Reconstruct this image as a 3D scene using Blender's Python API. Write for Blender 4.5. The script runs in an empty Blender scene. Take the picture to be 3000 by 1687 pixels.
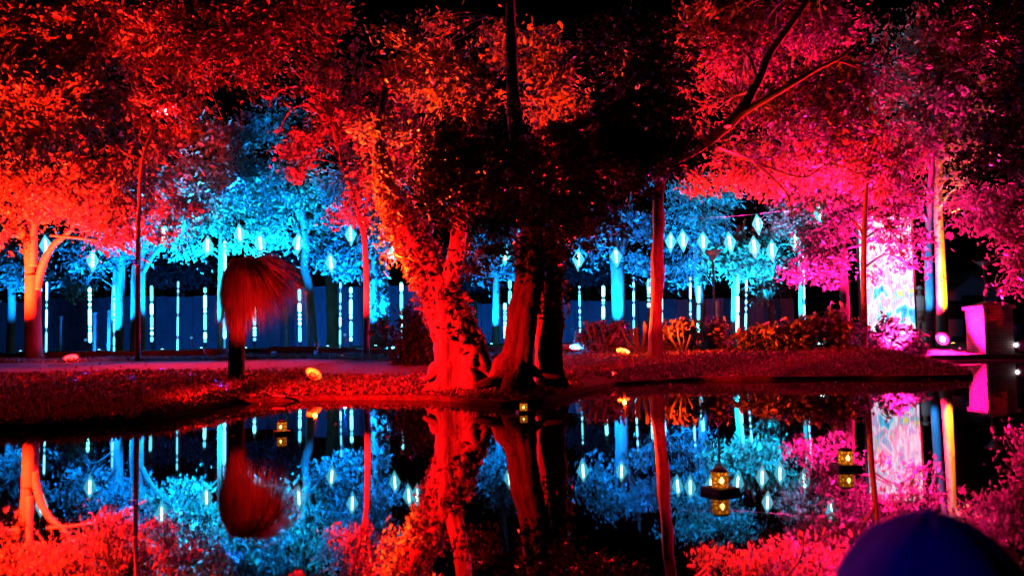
import bpy, bmesh, math, random
import numpy as np
from mathutils import Vector, Matrix, noise

# ------------------------------------------------------------------ camera, world, sun, exposure
E = 0.65                      # camera height above the pond in metres; depths below are counted in this unit
F = 2562.0                    # focal length in pixels of the 3000 x 1687 photograph
scene = bpy.context.scene
col = scene.collection
cam_d = bpy.data.cameras.new('camera'); cam = bpy.data.objects.new('camera', cam_d); col.objects.link(cam)
cam_d.sensor_width = 36.0; cam_d.lens = F/3000*36.0; cam_d.clip_start = 0.05; cam_d.clip_end = 400
cam_d.dof.use_dof = True; cam_d.dof.focus_distance = 14.0; cam_d.dof.aperture_fstop = 4.0
PITCH, ROLL = math.radians(3.56), math.radians(-1.0)
RM = Matrix.Rotation(math.radians(90)+PITCH, 3, 'X') @ Matrix.Rotation(ROLL, 3, 'Z')
cam.matrix_world = Matrix.Translation((0, 0, E)) @ RM.to_4x4()
scene.camera = cam

world = bpy.data.worlds.new('World'); scene.world = world; world.use_nodes = True
wn = world.node_tree
sky = wn.nodes.new('ShaderNodeTexSky'); sky.sky_type = 'NISHITA'; sky.sun_disc = False
sky.sun_elevation = math.radians(-6); sky.sun_rotation = math.radians(200)
wn.nodes['Background'].inputs[1].default_value = 0.0004
wn.links.new(sky.outputs[0], wn.nodes['Background'].inputs[0])
sun_d = bpy.data.lights.new('moon', 'SUN'); sun_d.energy = 0.0008; sun_d.angle = math.radians(0.5); sun_d.color = (0.8, 0.9, 1)
sun = bpy.data.objects.new('moon', sun_d); col.objects.link(sun); sun.rotation_euler = (math.radians(35), math.radians(20), 0)

scene.view_settings.view_transform = 'Standard'; scene.view_settings.look = 'None'
scene.view_settings.exposure = 0.0; scene.view_settings.gamma = 1.0
scene.render.engine = 'CYCLES'
cy = scene.cycles
cy.use_denoising = True
cy.max_bounces = 6; cy.diffuse_bounces = 0; cy.glossy_bounces = 2; cy.transmission_bounces = 2; cy.transparent_max_bounces = 8; cy.volume_bounces = 0
cy.caustics_reflective = False; cy.caustics_refractive = False
cy.sample_clamp_indirect = 60.0
cy.use_light_tree = True

rng = np.random.default_rng(7); random.seed(7)

# ------------------------------------------------------------------ helpers
def P(px, py, d):
    """World point seen at photo pixel (px, py), d eye heights away."""
    v = RM @ Vector(((px-1500)/F, -(py-843.5)/F, -1.0))
    return Vector((0, 0, E)) + v*(d*E/v.y)
def S(wpx, d): return wpx*d*E/F          # a width in pixels at depth d, in metres

SH = [(-900, 1300), (-300, 1278), (0, 1262), (200, 1254), (397, 1243), (560, 1210), (690, 1186), (800, 1177), (900, 1173), (1100, 1171), (1250, 1172),
      (1400, 1183), (1500, 1191), (1600, 1181), (1700, 1152), (1800, 1129), (2000, 1116), (2400, 1111), (2700, 1110), (2840, 1108)]
def water_pt(px, py):
    v = RM @ Vector(((px-1500)/F, -(py-843.5)/F, -1.0)); t = -E/v.z
    return (v.x*t, v.y*t)
shore = [water_pt(*p) for p in SH]
shore = [(-70*E, shore[0][1]-1.0)] + shore + [(shore[-1][0]+0.35, shore[-1][1]+0.6), (shore[-1][0]+0.5, 22.0), (shore[-1][0]+1.2, 23.0), (90*E, 23.6)]
SX = np.array([p[0] for p in shore]); SY = np.array([p[1] for p in shore])
def ys(x): return np.interp(x, SX, SY) + 0.03*np.sin(x*5.1)+0.02*np.sin(x*13.7+1)
KERB_Y = 31.3*E
def sstep(v, a, b):
    t = np.clip((v-a)/(b-a), 0, 1); return t*t*(3-2*t)
def gz(x, y):
    """Ground height in metres above the pond."""
    x = np.asarray(x, float); y = np.asarray(y, float)
    t = np.maximum(y-ys(x), 0)/E
    k = 12-7*sstep(x/E, 0.5, 3.0)
    z = 0.09+0.70*(1-np.exp(-t/k))+0.17*sstep(y, KERB_Y, KERB_Y+0.1)*(1-sstep(x/E, 1.0, 4.0))+0.09*sstep(y/E, 22, 34)*sstep(x/E, 1.0, 4.0)
    z = z+0.012*np.sin(x*2.3+y*1.1)*np.minimum(t, 1)+0.008*np.sin(x*6.1-y*4.3)*np.minimum(t, 1)
    return z*E
def ground(px, d):
    """Point of the ground seen in photo column px at depth d."""
    py = 1010.0
    for _ in range(4):
        p = P(px, py, d); z = float(gz(p.x, p.y)); py += (p.z-z)*F/(d*E)
    return Vector((p.x, p.y, z))

def link(o, parent=None):
    col.objects.link(o)
    if parent is not None: o.parent = parent
    return o
def tag(o, label=None, cat=None, group=None, kind=None):
    if label: o['label'] = label
    if cat: o['category'] = cat
    if group: o['group'] = group
    if kind: o['kind'] = kind
    return o
def empty(name, loc, label, cat, group=None, rz=0.0):
    o = bpy.data.objects.new(name, None); o.empty_display_size = 0.1; o.location = loc; o.rotation_euler = (0, 0, rz); link(o)
    return tag(o, label, cat, group)

class MB:
    """Collects vertices and faces, links them as one mesh object."""
    def __init__(s): s.v = []; s.f = []
    def add(s, vs, fs):
        n = len(s.v); s.v += [tuple(v) for v in vs]; s.f += [tuple(i+n for i in f) for f in fs]
    def box(s, c, size, rz=0.0, taper=1.0, M=None):
        x, y, z = [q/2 for q in size]; c = Vector(c); R = M or Matrix.Rotation(rz, 3, 'Z')
        vs = [c+R @ Vector((a*x*(taper if e > 0 else 1), b*y*(taper if e > 0 else 1), e*z)) for e in (-1, 1) for a, b in ((-1, -1), (1, -1), (1, 1), (-1, 1))]
        s.add(vs, [(3, 2, 1, 0), (4, 5, 6, 7), (0, 1, 5, 4), (1, 2, 6, 5), (2, 3, 7, 6), (3, 0, 4, 7)])
    def lathe(s, c, prof, n=16, axis=None):
        c = Vector(c); R = Matrix.Identity(3) if axis is None else Vector((0, 0, 1)).rotation_difference(Vector(axis)).to_matrix()
        vs = []; fs = []
        for r, z in prof:
            for i in range(n):
                a = 2*math.pi*i/n; vs.append(c+R @ Vector((r*math.cos(a), r*math.sin(a), z)))
        for j in range(len(prof)-1):
            for i in range(n):
                k = (i+1) % n; fs.append((j*n+i, j*n+k, (j+1)*n+k, (j+1)*n+i))
        fs.append(tuple(range(n))[::-1]); fs.append(tuple(range((len(prof)-1)*n, len(prof)*n)))
        s.add(vs, fs)
    def tube(s, pts, rad, n=8, rough=0.0, freq=3.0, flute=0.0, seed=0.0):
        pts = [Vector(p) for p in pts]; vs = []; fs = []
        ref = Vector((0.3, 1, 0.1)); L = 0.0
        for i, p in enumerate(pts):
            t = (pts[min(i+1, len(pts)-1)]-pts[max(i-1, 0)])
            if t.length < 1e-9: t = Vector((0, 0, 1))
            t.normalize()
            u = ref-t*ref.dot(t); u.normalize(); w = t.cross(u); ref = u
            if i: L += (p-pts[i-1]).length
            for k in range(n):
                a = 2*math.pi*k/n; dv = u*math.cos(a)+w*math.sin(a); r = rad[i]
                if rough or flute:
                    q = p+dv*r
                    r *= 1+rough*noise.fractal(Vector((q.x*freq+seed, q.y*freq, q.z*freq*0.3)), 0.8, 2.2, 5)+flute*math.sin(a*5+seed+L*1.3)+0.5*flute*math.sin(a*9+2*seed-L*2.1)
                vs.append(p+dv*r)
        for i in range(len(pts)-1):
            for k in range(n):
                m = (k+1) % n; fs.append((i*n+k, i*n+m, (i+1)*n+m, (i+1)*n+k))
        fs.append(tuple(range(n))[::-1]); fs.append(tuple(range((len(pts)-1)*n, len(pts)*n)))
        s.add(vs, fs)
    def build(s, name, m, parent=None, smooth=False, loc=None):
        me = bpy.data.meshes.new(name); me.from_pydata(s.v, [], s.f); me.materials.append(m)
        if smooth: me.shade_smooth()
        me.update()
        o = bpy.data.objects.new(name, me)
        if parent is not None and loc is None:
            # vertices are in world space: bring them to the parent's frame
            inv = parent_matrix(parent).inverted(); me.transform(inv)
        if loc is not None: o.location = loc
        return link(o, parent)
def parent_matrix(o):
    m = Matrix.Translation(o.location) @ o.rotation_euler.to_matrix().to_4x4()
    return m if o.parent is None else parent_matrix(o.parent) @ m

def smooth_path(pts, rad, per=5):
    """Catmull-Rom through points with radii."""
    pts = [Vector(p) for p in pts]; out = []; rr = []
    n = len(pts)
    for i in range(n-1):
        p0 = pts[max(i-1, 0)]; p1 = pts[i]; p2 = pts[i+1]; p3 = pts[min(i+2, n-1)]
        for k in range(per):
            t = k/per
            out.append(0.5*((2*p1)+(p2-p0)*t+(2*p0-5*p1+4*p2-p3)*t*t+(3*p1-p0-3*p2+p3)*t**3)); rr.append(rad[i]+(rad[i+1]-rad[i])*t)
    out.append(pts[-1]); rr.append(rad[-1])
    return out, rr

def leaf_mesh(name, mat, C, L, W, axis_bias=(0, 0, -0.25), parent=None, flat=0.0, A=None, Q=None):
    """Many small folded six-point leaves as one mesh. C centres, L lengths, W width ratio."""
    n = len(C)
    a = rng.normal(size=(n, 3))+np.array(axis_bias)
    if A is not None: a += A*1.5
    a /= np.linalg.norm(a, axis=1)[:, None]
    q = rng.normal(size=(n, 3))
    if Q is not None: q += Q*1.6
    q[:, 2] += flat*np.sign(q[:, 2]+1e-6); q -= a*(q*a).sum(1)[:, None]; q /= np.linalg.norm(q, axis=1)[:, None]
    b = np.cross(a, q)
    L = np.broadcast_to(L, (n,))[:, None]; w = L*W*rng.uniform(0.8, 1.25, (n, 1))
    sh = [(-.5, 0, 0), (-.18, .5, .18), (.2, .42, .14), (.5, 0, -.05), (.2, -.42, .14), (-.18, -.5, .18)]
    V = np.stack([C+a*L*s[0]+b*w*s[1]+q*w*s[2] for s in sh], 1).reshape(-1, 3)
    if parent is not None:
        V = V-np.array(parent_matrix(parent).translation)
    base = np.arange(n)[:, None]*6
    loops = np.concatenate([base+np.array([[0, 1, 2, 3]]), base+np.array([[0, 3, 4, 5]])], 1).reshape(-1)
    me = bpy.data.meshes.new(name); me.vertices.add(n*6); me.loops.add(n*8); me.polygons.add(n*2)
    me.vertices.foreach_set('co', V.astype(np.float32).ravel())
    me.loops.foreach_set('vertex_index', loops.astype(np.int32))
    me.polygons.foreach_set('loop_start', np.arange(0, n*8, 4, dtype=np.int32))
    me.polygons.foreach_set('loop_total', np.full(n*2, 4, dtype=np.int32))
    me.materials.append(mat); me.update(calc_edges=True)
    o = bpy.data.objects.new(name, me)
    return link(o, parent)

# ------------------------------------------------------------------ materials
def nodes(name):
    m = bpy.data.materials.new(name); m.use_nodes = True; nt = m.node_tree
    return m, nt, nt.nodes['Principled BSDF'], nt.links.new
def N(nt, t, **kw):
    n = nt.nodes.new(t)
    for k, v in kw.items():
        if k in n.inputs: n.inputs[k].default_value = v
        else: setattr(n, k, v)
    return n
def ramp(nt, stops):
    r = nt.nodes.new('ShaderNodeValToRGB'); e = r.color_ramp.elements
    while len(e) < len(stops): e.new(0.5)
    for i, (p, c) in enumerate(stops): e[i].position = p; e[i].color = (*c, 1)
    return r
def surf(name, c1, c2, scale=4.0, rough=0.8, bump=0.3, bscale=None, stretch=(1, 1, 1), spec=0.3, detail=6.0, dist=0.05, metal=0.0):
    m, nt, b, ln = nodes(name)
    tc = N(nt, 'ShaderNodeTexCoord'); mp = N(nt, 'ShaderNodeMapping'); mp.inputs['Scale'].default_value = stretch
    n1 = N(nt, 'ShaderNodeTexNoise', Scale=scale, Detail=detail, Roughness=0.65)
    r = ramp(nt, [(0.3, c1), (0.7, c2)])
    ln(tc.outputs['Object'], mp.inputs['Vector']); ln(mp.outputs[0], n1.inputs['Vector']); ln(n1.outputs[0], r.inputs[0]); ln(r.outputs[0], b.inputs['Base Color'])
    if bump:
        n2 = N(nt, 'ShaderNodeTexNoise', Scale=bscale or scale*4, Detail=8.0, Roughness=0.7); bp = N(nt, 'ShaderNodeBump', Strength=bump, Distance=dist)
        ln(mp.outputs[0], n2.inputs['Vector']); ln(n2.outputs[0], bp.inputs['Height']); ln(bp.outputs[0], b.inputs['Normal'])
    b.inputs['Roughness'].default_value = rough; b.inputs['Specular IOR Level'].default_value = spec; b.inputs['Metallic'].default_value = metal
    return m
def leaf_mat(name, c1, c2, transl=0.35, rough=0.4):
    m, nt, b, ln = nodes(name)
    g = N(nt, 'ShaderNodeNewGeometry'); r = ramp(nt, [(0.0, c1), (1.0, c2)]); ln(g.outputs['Random Per Island'], r.inputs[0])
    ln(r.outputs[0], b.inputs['Base Color']); b.inputs['Roughness'].default_value = rough; b.inputs['Specular IOR Level'].default_value = 0.4
    t = N(nt, 'ShaderNodeBsdfTranslucent'); ln(r.outputs[0], t.inputs['Color'])
    mx = N(nt, 'ShaderNodeMixShader'); mx.inputs[0].default_value = transl
    ln(b.outputs[0], mx.inputs[1]); ln(t.outputs[0], mx.inputs[2]); ln(mx.outputs[0], nt.nodes['Material Output'].inputs[0])
    return m
def glow(name, c, s):
    m, nt, b, ln = nodes(name)
    b.inputs['Base Color'].default_value = (0.02, 0.02, 0.02, 1); b.inputs['Emission Color'].default_value = (*c, 1); b.inputs['Emission Strength'].default_value = s
    return m

M = {}
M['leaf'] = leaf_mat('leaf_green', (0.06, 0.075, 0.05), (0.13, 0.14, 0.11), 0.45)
M['leaf_dark'] = leaf_mat('leaf_dark', (0.016, 0.02, 0.013), (0.034, 0.038, 0.025), 0.10)  # darkened: the shade of unlit crowns is put into the leaf colour
M['leaf_silver'] = leaf_mat('leaf_silver', (0.07, 0.10, 0.09), (0.12, 0.16, 0.14), 0.45)
M['bark'] = surf('bark', (0.06, 0.05, 0.04), (0.15, 0.12, 0.10), 7, 0.85, 0.9, 14, (1, 1, 0.25), dist=0.03)
M['bark_shaded'] = surf('bark_shaded', (0.03, 0.025, 0.02), (0.085, 0.07, 0.058), 7, 0.85, 0.9, 14, (1, 1, 0.25), dist=0.03)  # darker copy of bark, shade painted in so the limbs stay silhouettes
M['paperbark'] = surf('paperbark', (0.08, 0.06, 0.045), (0.30, 0.25, 0.20), 6, 0.85, 1.0, 12, (1, 1, 0.22), dist=0.05)
M['smoothbark'] = surf('smooth_bark', (0.10, 0.085, 0.07), (0.19, 0.165, 0.14), 5, 0.7, 0.5, 18, (1, 1, 0.3), dist=0.015)
M['dry_frond'] = leaf_mat('dry_frond', (0.10, 0.075, 0.045), (0.26, 0.20, 0.12), 0.25, 0.6)
M['litter'] = leaf_mat('leaf_litter', (0.05, 0.035, 0.02), (0.26, 0.19, 0.12), 0.1, 0.6)
M['metal'] = surf('dark_metal', (0.02, 0.02, 0.022), (0.05, 0.05, 0.055), 20, 0.45, 0.1, metal=0.6)
M['grey_metal'] = surf('grey_metal', (0.18, 0.18, 0.18), (0.30, 0.30, 0.30), 10, 0.4, 0.1, metal=0.3)
M['timber'] = surf('timber', (0.10, 0.08, 0.06), (0.24, 0.19, 0.15), 5, 0.8, 0.6, 20, (1, 6, 6))
M['stone'] = surf('stone', (0.16, 0.15, 0.14), (0.34, 0.32, 0.30), 6, 0.85, 0.6)
M['board'] = surf('fence_board', (0.05, 0.05, 0.055), (0.11, 0.11, 0.115), 3, 0.8, 0.4, 12, (4, 4, 0.5))
M['tarp'] = surf('tarp', (0.045, 0.045, 0.05), (0.10, 0.10, 0.105), 1.2, 0.6, 0.7, 2.5, (1, 1, 0.6), dist=0.2)
M['white'] = surf('white_paint', (0.6, 0.6, 0.6), (0.78, 0.78, 0.78), 3, 0.6, 0.1)
M['path'] = surf('path_gravel', (0.07, 0.065, 0.06), (0.15, 0.14, 0.125), 14, 0.95, 0.5, 60)
M['cloth_blue'] = surf('blue_cloth', (0.012, 0.014, 0.16), (0.02, 0.025, 0.24), 30, 0.85, 0.25, 220, dist=0.004)
M['skin'] = surf('skin', (0.45, 0.28, 0.21), (0.5, 0.32, 0.24), 8, 0.5, 0.0)
M['render_wall'] = surf('render_wall', (0.30, 0.29, 0.28), (0.42, 0.41, 0.39), 2, 0.9, 0.2)
M['roof_tile'] = surf('roof_tile', (0.12, 0.07, 0.05), (0.22, 0.12, 0.09), 3, 0.8, 0.4)
M['tube_lit'] = glow('tube_lit', (0.10, 0.72, 0.80), 9.0)
M['tube_blue'] = glow('tube_blue', (0.12, 0.52, 1.0), 7.0)
M['tube_soft'] = glow('tube_soft', (0.08, 0.60, 0.85), 3.2)
M['tube_dim'] = glow('tube_dim', (0.05, 0.45, 0.75), 0.8)

def crystal_mats():
    m, nt, b, ln = nodes('crystal_shade')
    v = N(nt, 'ShaderNodeTexVoronoi', Scale=9.0); tc = N(nt, 'ShaderNodeTexCoord'); ln(tc.outputs['Object'], v.inputs['Vector'])
    r = ramp(nt, [(0.1, (0.12, 0.85, 1.0)), (0.7, (0.03, 0.38, 0.62))]); ln(v.outputs['Distance'], r.inputs[0])
    e = N(nt, 'ShaderNodeEmission', Strength=1.9); ln(r.outputs[0], e.inputs[0])
    t = N(nt, 'ShaderNodeBsdfTransparent'); mx = N(nt, 'ShaderNodeMixShader'); mx.inputs[0].default_value = 0.45
    ln(e.outputs[0], mx.inputs[1]); ln(t.outputs[0], mx.inputs[2]); ln(mx.outputs[0], nt.nodes['Material Output'].inputs[0])
    return m
M['crystal'] = crystal_mats()
M['crystal_core'] = glow('crystal_core', (0.5, 0.97, 1.0), 14.0)
M['crystal_frame'] = glow('crystal_frame', (0.10, 0.75, 0.85), 0.9)

def water_mat():
    m, nt, b, ln = nodes('pond_water')
    gl = N(nt, 'ShaderNodeBsdfGlossy', Roughness=0.02); gl.inputs['Color'].default_value = (0.95, 0.95, 0.95, 1)
    df = N(nt, 'ShaderNodeBsdfDiffuse'); df.inputs['Color'].default_value = (0.004, 0.005, 0.004, 1)
    fr = N(nt, 'ShaderNodeFresnel', IOR=11.0)
    tc = N(nt, 'ShaderNodeTexCoord'); mp = N(nt, 'ShaderNodeMapping'); mp.inputs['Scale'].default_value = (1.0, 2.2, 1)
    n1 = N(nt, 'ShaderNodeTexNoise', Scale=1.6, Detail=3.0); bp = N(nt, 'ShaderNodeBump', Strength=0.015, Distance=0.05)
    ln(tc.outputs['Object'], mp.inputs[0]); ln(mp.outputs[0], n1.inputs['Vector']); ln(n1.outputs[0], bp.inputs['Height'])
    mx = N(nt, 'ShaderNodeMixShader'); ln(fr.outputs[0], mx.inputs[0]); ln(df.outputs[0], mx.inputs[1]); ln(gl.outputs[0], mx.inputs[2])
    ln(mx.outputs[0], nt.nodes['Material Output'].inputs[0])
    return m
M['water'] = water_mat()
def ground_mat():
    m, nt, b, ln = nodes('bank_soil')
    tc = N(nt, 'ShaderNodeTexCoord')
    n1 = N(nt, 'ShaderNodeTexNoise', Scale=2.2, Detail=8.0, Roughness=0.7); n2 = N(nt, 'ShaderNodeTexNoise', Scale=28.0, Detail=6.0, Roughness=0.75)
    r1 = ramp(nt, [(0.3, (0.05, 0.045, 0.03)), (0.5, (0.12, 0.09, 0.06)), (0.75, (0.19, 0.15, 0.10))])
    r2 = ramp(nt, [(0.35, (0.35, 0.35, 0.35)), (0.65, (1, 1, 1))])
    mx = N(nt, 'ShaderNodeMixRGB', blend_type='MULTIPLY'); mx.inputs[0].default_value = 1
    for n in (n1, n2): ln(tc.outputs['Object'], n.inputs['Vector'])
    ln(n1.outputs[0], r1.inputs[0]); ln(n2.outputs[0], r2.inputs[0]); ln(r1.outputs[0], mx.inputs[1]); ln(r2.outputs[0], mx.inputs[2]); ln(mx.outputs[0], b.inputs['Base Color'])
    bp = N(nt, 'ShaderNodeBump', Strength=0.9, Distance=0.05); ln(n2.outputs[0], bp.inputs['Height']); ln(bp.outputs[0], b.inputs['Normal'])
    b.inputs['Roughness'].default_value = 0.95; b.inputs['Specular IOR Level'].default_value = 0.15
    return m
M['ground'] = ground_mat()

# ------------------------------------------------------------------ setting: ground, near bank, water, path
def build_ground():
    xs = np.concatenate([np.linspace(-90, -16, 60)*E, np.arange(-16*E, 12.2*E, 0.055), np.linspace(12.3, 90, 60)*E])
    ts = np.concatenate([[-0.0], np.array([0, 0.02, 0.05]), np.cumsum(np.geomspace(0.05, 1.6, 90))+0.05])
    X = np.repeat(xs[:, None], len(ts), 1); Y = ys(X)+ts[None, :]
    Z = gz(X, Y); Z[:, 0] = -0.35*E; Z[:, 1] = np.minimum(Z[:, 1], 0.07*E); Y[:, 0] += 0.06
    nx, nt_ = X.shape
    V = np.stack([X, Y, Z], 2).reshape(-1, 3)
    idx = np.arange(nx*nt_).reshape(nx, nt_)
    Q = np.stack([idx[:-1, :-1], idx[1:, :-1], idx[1:, 1:], idx[:-1, 1:]], 2).reshape(-1, 4)
    me = bpy.data.meshes.new('ground'); n = len(Q)
    me.vertices.add(len(V)); me.loops.add(n*4); me.polygons.add(n)
    me.vertices.foreach_set('co', V.astype(np.float32).ravel()); me.loops.foreach_set('vertex_index', Q.astype(np.int32).ravel())
    me.polygons.foreach_set('loop_start', np.arange(0, n*4, 4, dtype=np.int32)); me.polygons.foreach_set('loop_total', np.full(n, 4, dtype=np.int32))
    me.materials.append(M['ground']); me.update(calc_edges=True); me.shade_smooth()
    o = link(bpy.data.objects.new('ground', me)); tag(o, 'leaf strewn earth bank on the far side of the pond', kind='structure')
build_ground()
mb = MB(); mb.add([(-60, -8, 0), (60, -8, 0), (60, 26, 0), (-60, 26, 0)], [(0, 1, 2, 3)])
tag(mb.build('pond_water', M['water']), 'still dark pond mirroring the lit trees', kind='structure')
mb = MB()
gx = np.linspace(-20, 20, 60); gy = np.concatenate([np.linspace(-8, 0.4, 10), np.linspace(0.6, 1.6, 10)])
vs = [(x, y+0.08*math.sin(x*2.1), (0.07 if y < 1 else 0.07-(y-1.0)*0.4)+0.01*math.sin(x*7+y*5)) for x in gx for y in gy]
k = len(gy); mb.add(vs, [(i*k+j, (i+1)*k+j, (i+1)*k+j+1, i*k+j+1) for i in range(len(gx)-1) for j in range(k-1)])
tag(mb.build('near_ground', M['ground'], smooth=True), 'near bank under the seated person', kind='structure')
def strip(name, m, edge_a, edge_b, label, lift=0.006, n=90):
    """A ground-hugging ribbon between two lists of (px, depth)."""
    A = [ground(*p) for p in edge_a]; B = [ground(*p) for p in edge_b]
    A, _ = smooth_path(A, [0]*len(A), n//max(1, len(A)-1)); B, _ = smooth_path(B, [0]*len(B), n//max(1, len(B)-1))
    c = min(len(A), len(B)); r = 8; vs = []; fs = []
    for i in range(c):
        for j in range(r+1):
            q = A[i].lerp(B[i], j/r); vs.append((q.x, q.y, float(gz(q.x, q.y))+lift))
    for i in range(c-1):
        for j in range(r): fs.append((i*(r+1)+j, (i+1)*(r+1)+j, (i+1)*(r+1)+j+1, i*(r+1)+j+1))
    m_ = MB(); m_.add(vs, fs)
    return tag(m_.build(name, m, smooth=True), label, kind='structure')
strip('path', M['path'], [(-900, 19.2), (0, 20.4), (700, 20.2), (1100, 20.8), (1560, 22.5)], [(-900, 27.2), (0, 27.0), (700, 27.0), (1100, 27.4), (1560, 27.6)],
      'pale gravel path running behind the bank')

# leaf litter and tufts
def scatter_litter():
    px = rng.uniform(-150, 2880, 52000); d0 = np.where(px < 1700, 10.5, 20)
    dd = d0+rng.gamma(1.6, 3.0, 52000)
    pts = []
    for a, d in zip(px, dd):
        x = (a-1500)/F*d*E; y = d*E
        pts.append((x, y))
    pts = np.array(pts); keep = pts[:, 1] > ys(pts[:, 0])+0.05
    inpath = (dd > 20.6) & (dd < 27) & (px < 1350) & (rng.random(52000) < 0.93)
    pts = pts[keep & ~inpath]; z = gz(pts[:, 0], pts[:, 1])+0.012
    C = np.column_stack([pts, z])
    o = leaf_mesh('leaf_litter', M['litter'], C, rng.uniform(0.035, 0.085, len(C)), 0.45, (0, 0, 0), flat=1.6)
    tag(o, 'fallen leaves covering the far bank', kind='stuff')
scatter_litter()
def scatter_grass():
    n = 26000
    px = rng.uniform(-200, 2880, n); dd = np.where(px > 1650, 20+rng.gamma(1.5, 2.5, n), np.where(rng.random(n) < 0.55, 27.3+rng.random(n)*4, 11+rng.gamma(1.2, 2.0, n)))
    x = (px-1500)/F*dd*E; y = dd*E
    k = (y > ys(x)+0.03) & ~((dd > 20) & (dd < 27.2) & (px < 1450))
    x, y = x[k], y[k]; z = gz(x, y)
    C = np.column_stack([x, y, z+0.03]); o = leaf_mesh('grass', M['leaf'], C, rng.uniform(0.06, 0.15, len(C)), 0.12, (0, 0, 2.2))
    tag(o, 'short grass and ground cover on the far bank', kind='stuff')
scatter_grass()

# ------------------------------------------------------------------ trees
def tree(name, label, trunks, blobs, leaf='leaf', bark='bark', leaf_px=20, cover=1.0, group=None, n=12, rough=0.12, flute=0.0, sleeves=(), limbs=True, W=0.42, twig=1.6, attach=None, bias=(0.15, 0, -0.3)):
    """trunks: paths of (px, py, d, width_px); py None means on the ground. blobs: (px, py, d, rx, ry[, cover])."""
    base = trunks[0][0]; b0 = ground(base[0], base[2])
    root = empty(name, b0, label, 'tree', group)
    mb = MB(); nodes_ = []
    for ti, tr in enumerate(trunks):
        pts = []; rad = []
        for i, (px, py, d, w) in enumerate(tr):
            if py is None:
                g = ground(px, d); pts.append(g-Vector((0, 0, 0.12))); rad.append(S(w, d)*0.74)
                pts.append(g+Vector((0, 0, S(w, d)*0.55))); rad.append(S(w, d)*0.5)
            else: pts.append(P(px, py, d)); rad.append(S(w, d)*0.5)
        pp, rr = smooth_path(pts, rad, (14 if n >= 30 else 7) if ti < 2 else 5)
        mb.tube(pp, rr, n if rr[0] > 0.03 else 7, rough, 4.0, flute, seed=len(label)*0.37+ti)
        nodes_ += [(p, r) for p, r in zip(pp[len(pp)//3:], rr[len(pp)//3:])]
    C = []; L = []; AX = []; QX = []
    for b in blobs:
        px, py, d, rx, ry = b[:5]; cv = b[5] if len(b) > 5 else 1.0
        c = P(px, py, d); ex, ez = S(rx, d), S(ry, d); ey = (ex+ez)/2*0.9
        ll = S(leaf_px*0.72, d)
        cnt = int(3.1*cover*cv*math.pi*rx*ry/(leaf_px*leaf_px*0.16))
        nc = max(5, cnt//42)
        dv = rng.normal(size=(nc, 3)); dv /= np.linalg.norm(dv, axis=1)[:, None]; rad = rng.random(nc)**(1/2.3)
        cc = dv*rad[:, None]*np.array([ex, ey, ez])*rng.uniform(0.8, 1.15, (nc, 1))+np.array(c)
        k = rng.integers(0, nc, cnt)
        cr = ll*rng.uniform(0.7, 2.6, nc)
        ca = dv+rng.normal(size=(nc, 3))*0.5+np.array([0, 0, -0.2]); cq = rng.normal(size=(nc, 3))
        AX.append(ca[k]); QX.append(cq[k])
        C.append(cc[k]+rng.normal(size=(cnt, 3))*cr[k][:, None]*np.array([1, 1, 0.6])); L.append(ll*np.clip(rng.lognormal(-.1, .38, cnt), .35, 2.0))
        if limbs and nodes_:
            at = min(nodes_, key=lambda q: (q[0]-c).length+max(0, q[0].z-c.z)*2)
            if attach is not None: at = (P(*attach), 0.05)
            mid = at[0].lerp(c, 0.5)+Vector((random.uniform(-.1, .1), random.uniform(-.1, .1), random.uniform(0, .25)))*(c-at[0]).length
            r0 = max(0.008, min(at[1]*0.55, 0.012*(c-at[0]).length+0.012))
            pp, rr = smooth_path([at[0], mid, c], [r0, r0*0.6, r0*0.3], 5); mb.tube(pp, rr, 6, 0.1, 6.0)
            for q in range(int(min(9, nc)*twig)):
                e = Vector(cc[rng.integers(0, nc)]); s0 = pp[random.randrange(len(pp)//2, len(pp))]
                md = s0.lerp(e, 0.5)+Vector((random.uniform(-.08, .08), random.uniform(-.08, .08), random.uniform(-.02, .12)))*(e-s0).length
                p2, r2 = smooth_path([s0, md, e], [r0*0.4, r0*0.28, r0*0.1], 3); mb.tube(p2, r2, 4)
    for (path, cnt, spread) in sleeves:      # leaves clinging to a trunk
        pp, rr = smooth_path([P(*q[:3]) for q in path], [S(q[3], q[2])*0.5 for q in path], 12)
        k = rng.integers(0, len(pp), cnt); pa = np.array([tuple(q) for q in pp])[k]; ra = np.array(rr)[k]
        dv = rng.normal(size=(cnt, 3)); dv /= np.linalg.norm(dv, axis=1)[:, None]
        AX.append(rng.normal(size=(cnt, 3))*.3); QX.append(dv)
        C.append(pa+dv*ra[:, None]*rng.uniform(0.95, 1.0+spread, (cnt, 1))+rng.normal(size=(cnt, 3))*0.05*np.array([0, 0, 1])); L.append(S(leaf_px, path[0][2])*rng.uniform(0.55, 1.2, cnt))
    mb.build('trunk', M[bark], root, smooth=True)
    if C: leaf_mesh('crown', M[leaf], np.concatenate(C), np.concatenate(L), W, bias, root, A=np.concatenate(AX), Q=np.concatenate(QX))
    return root

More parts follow.
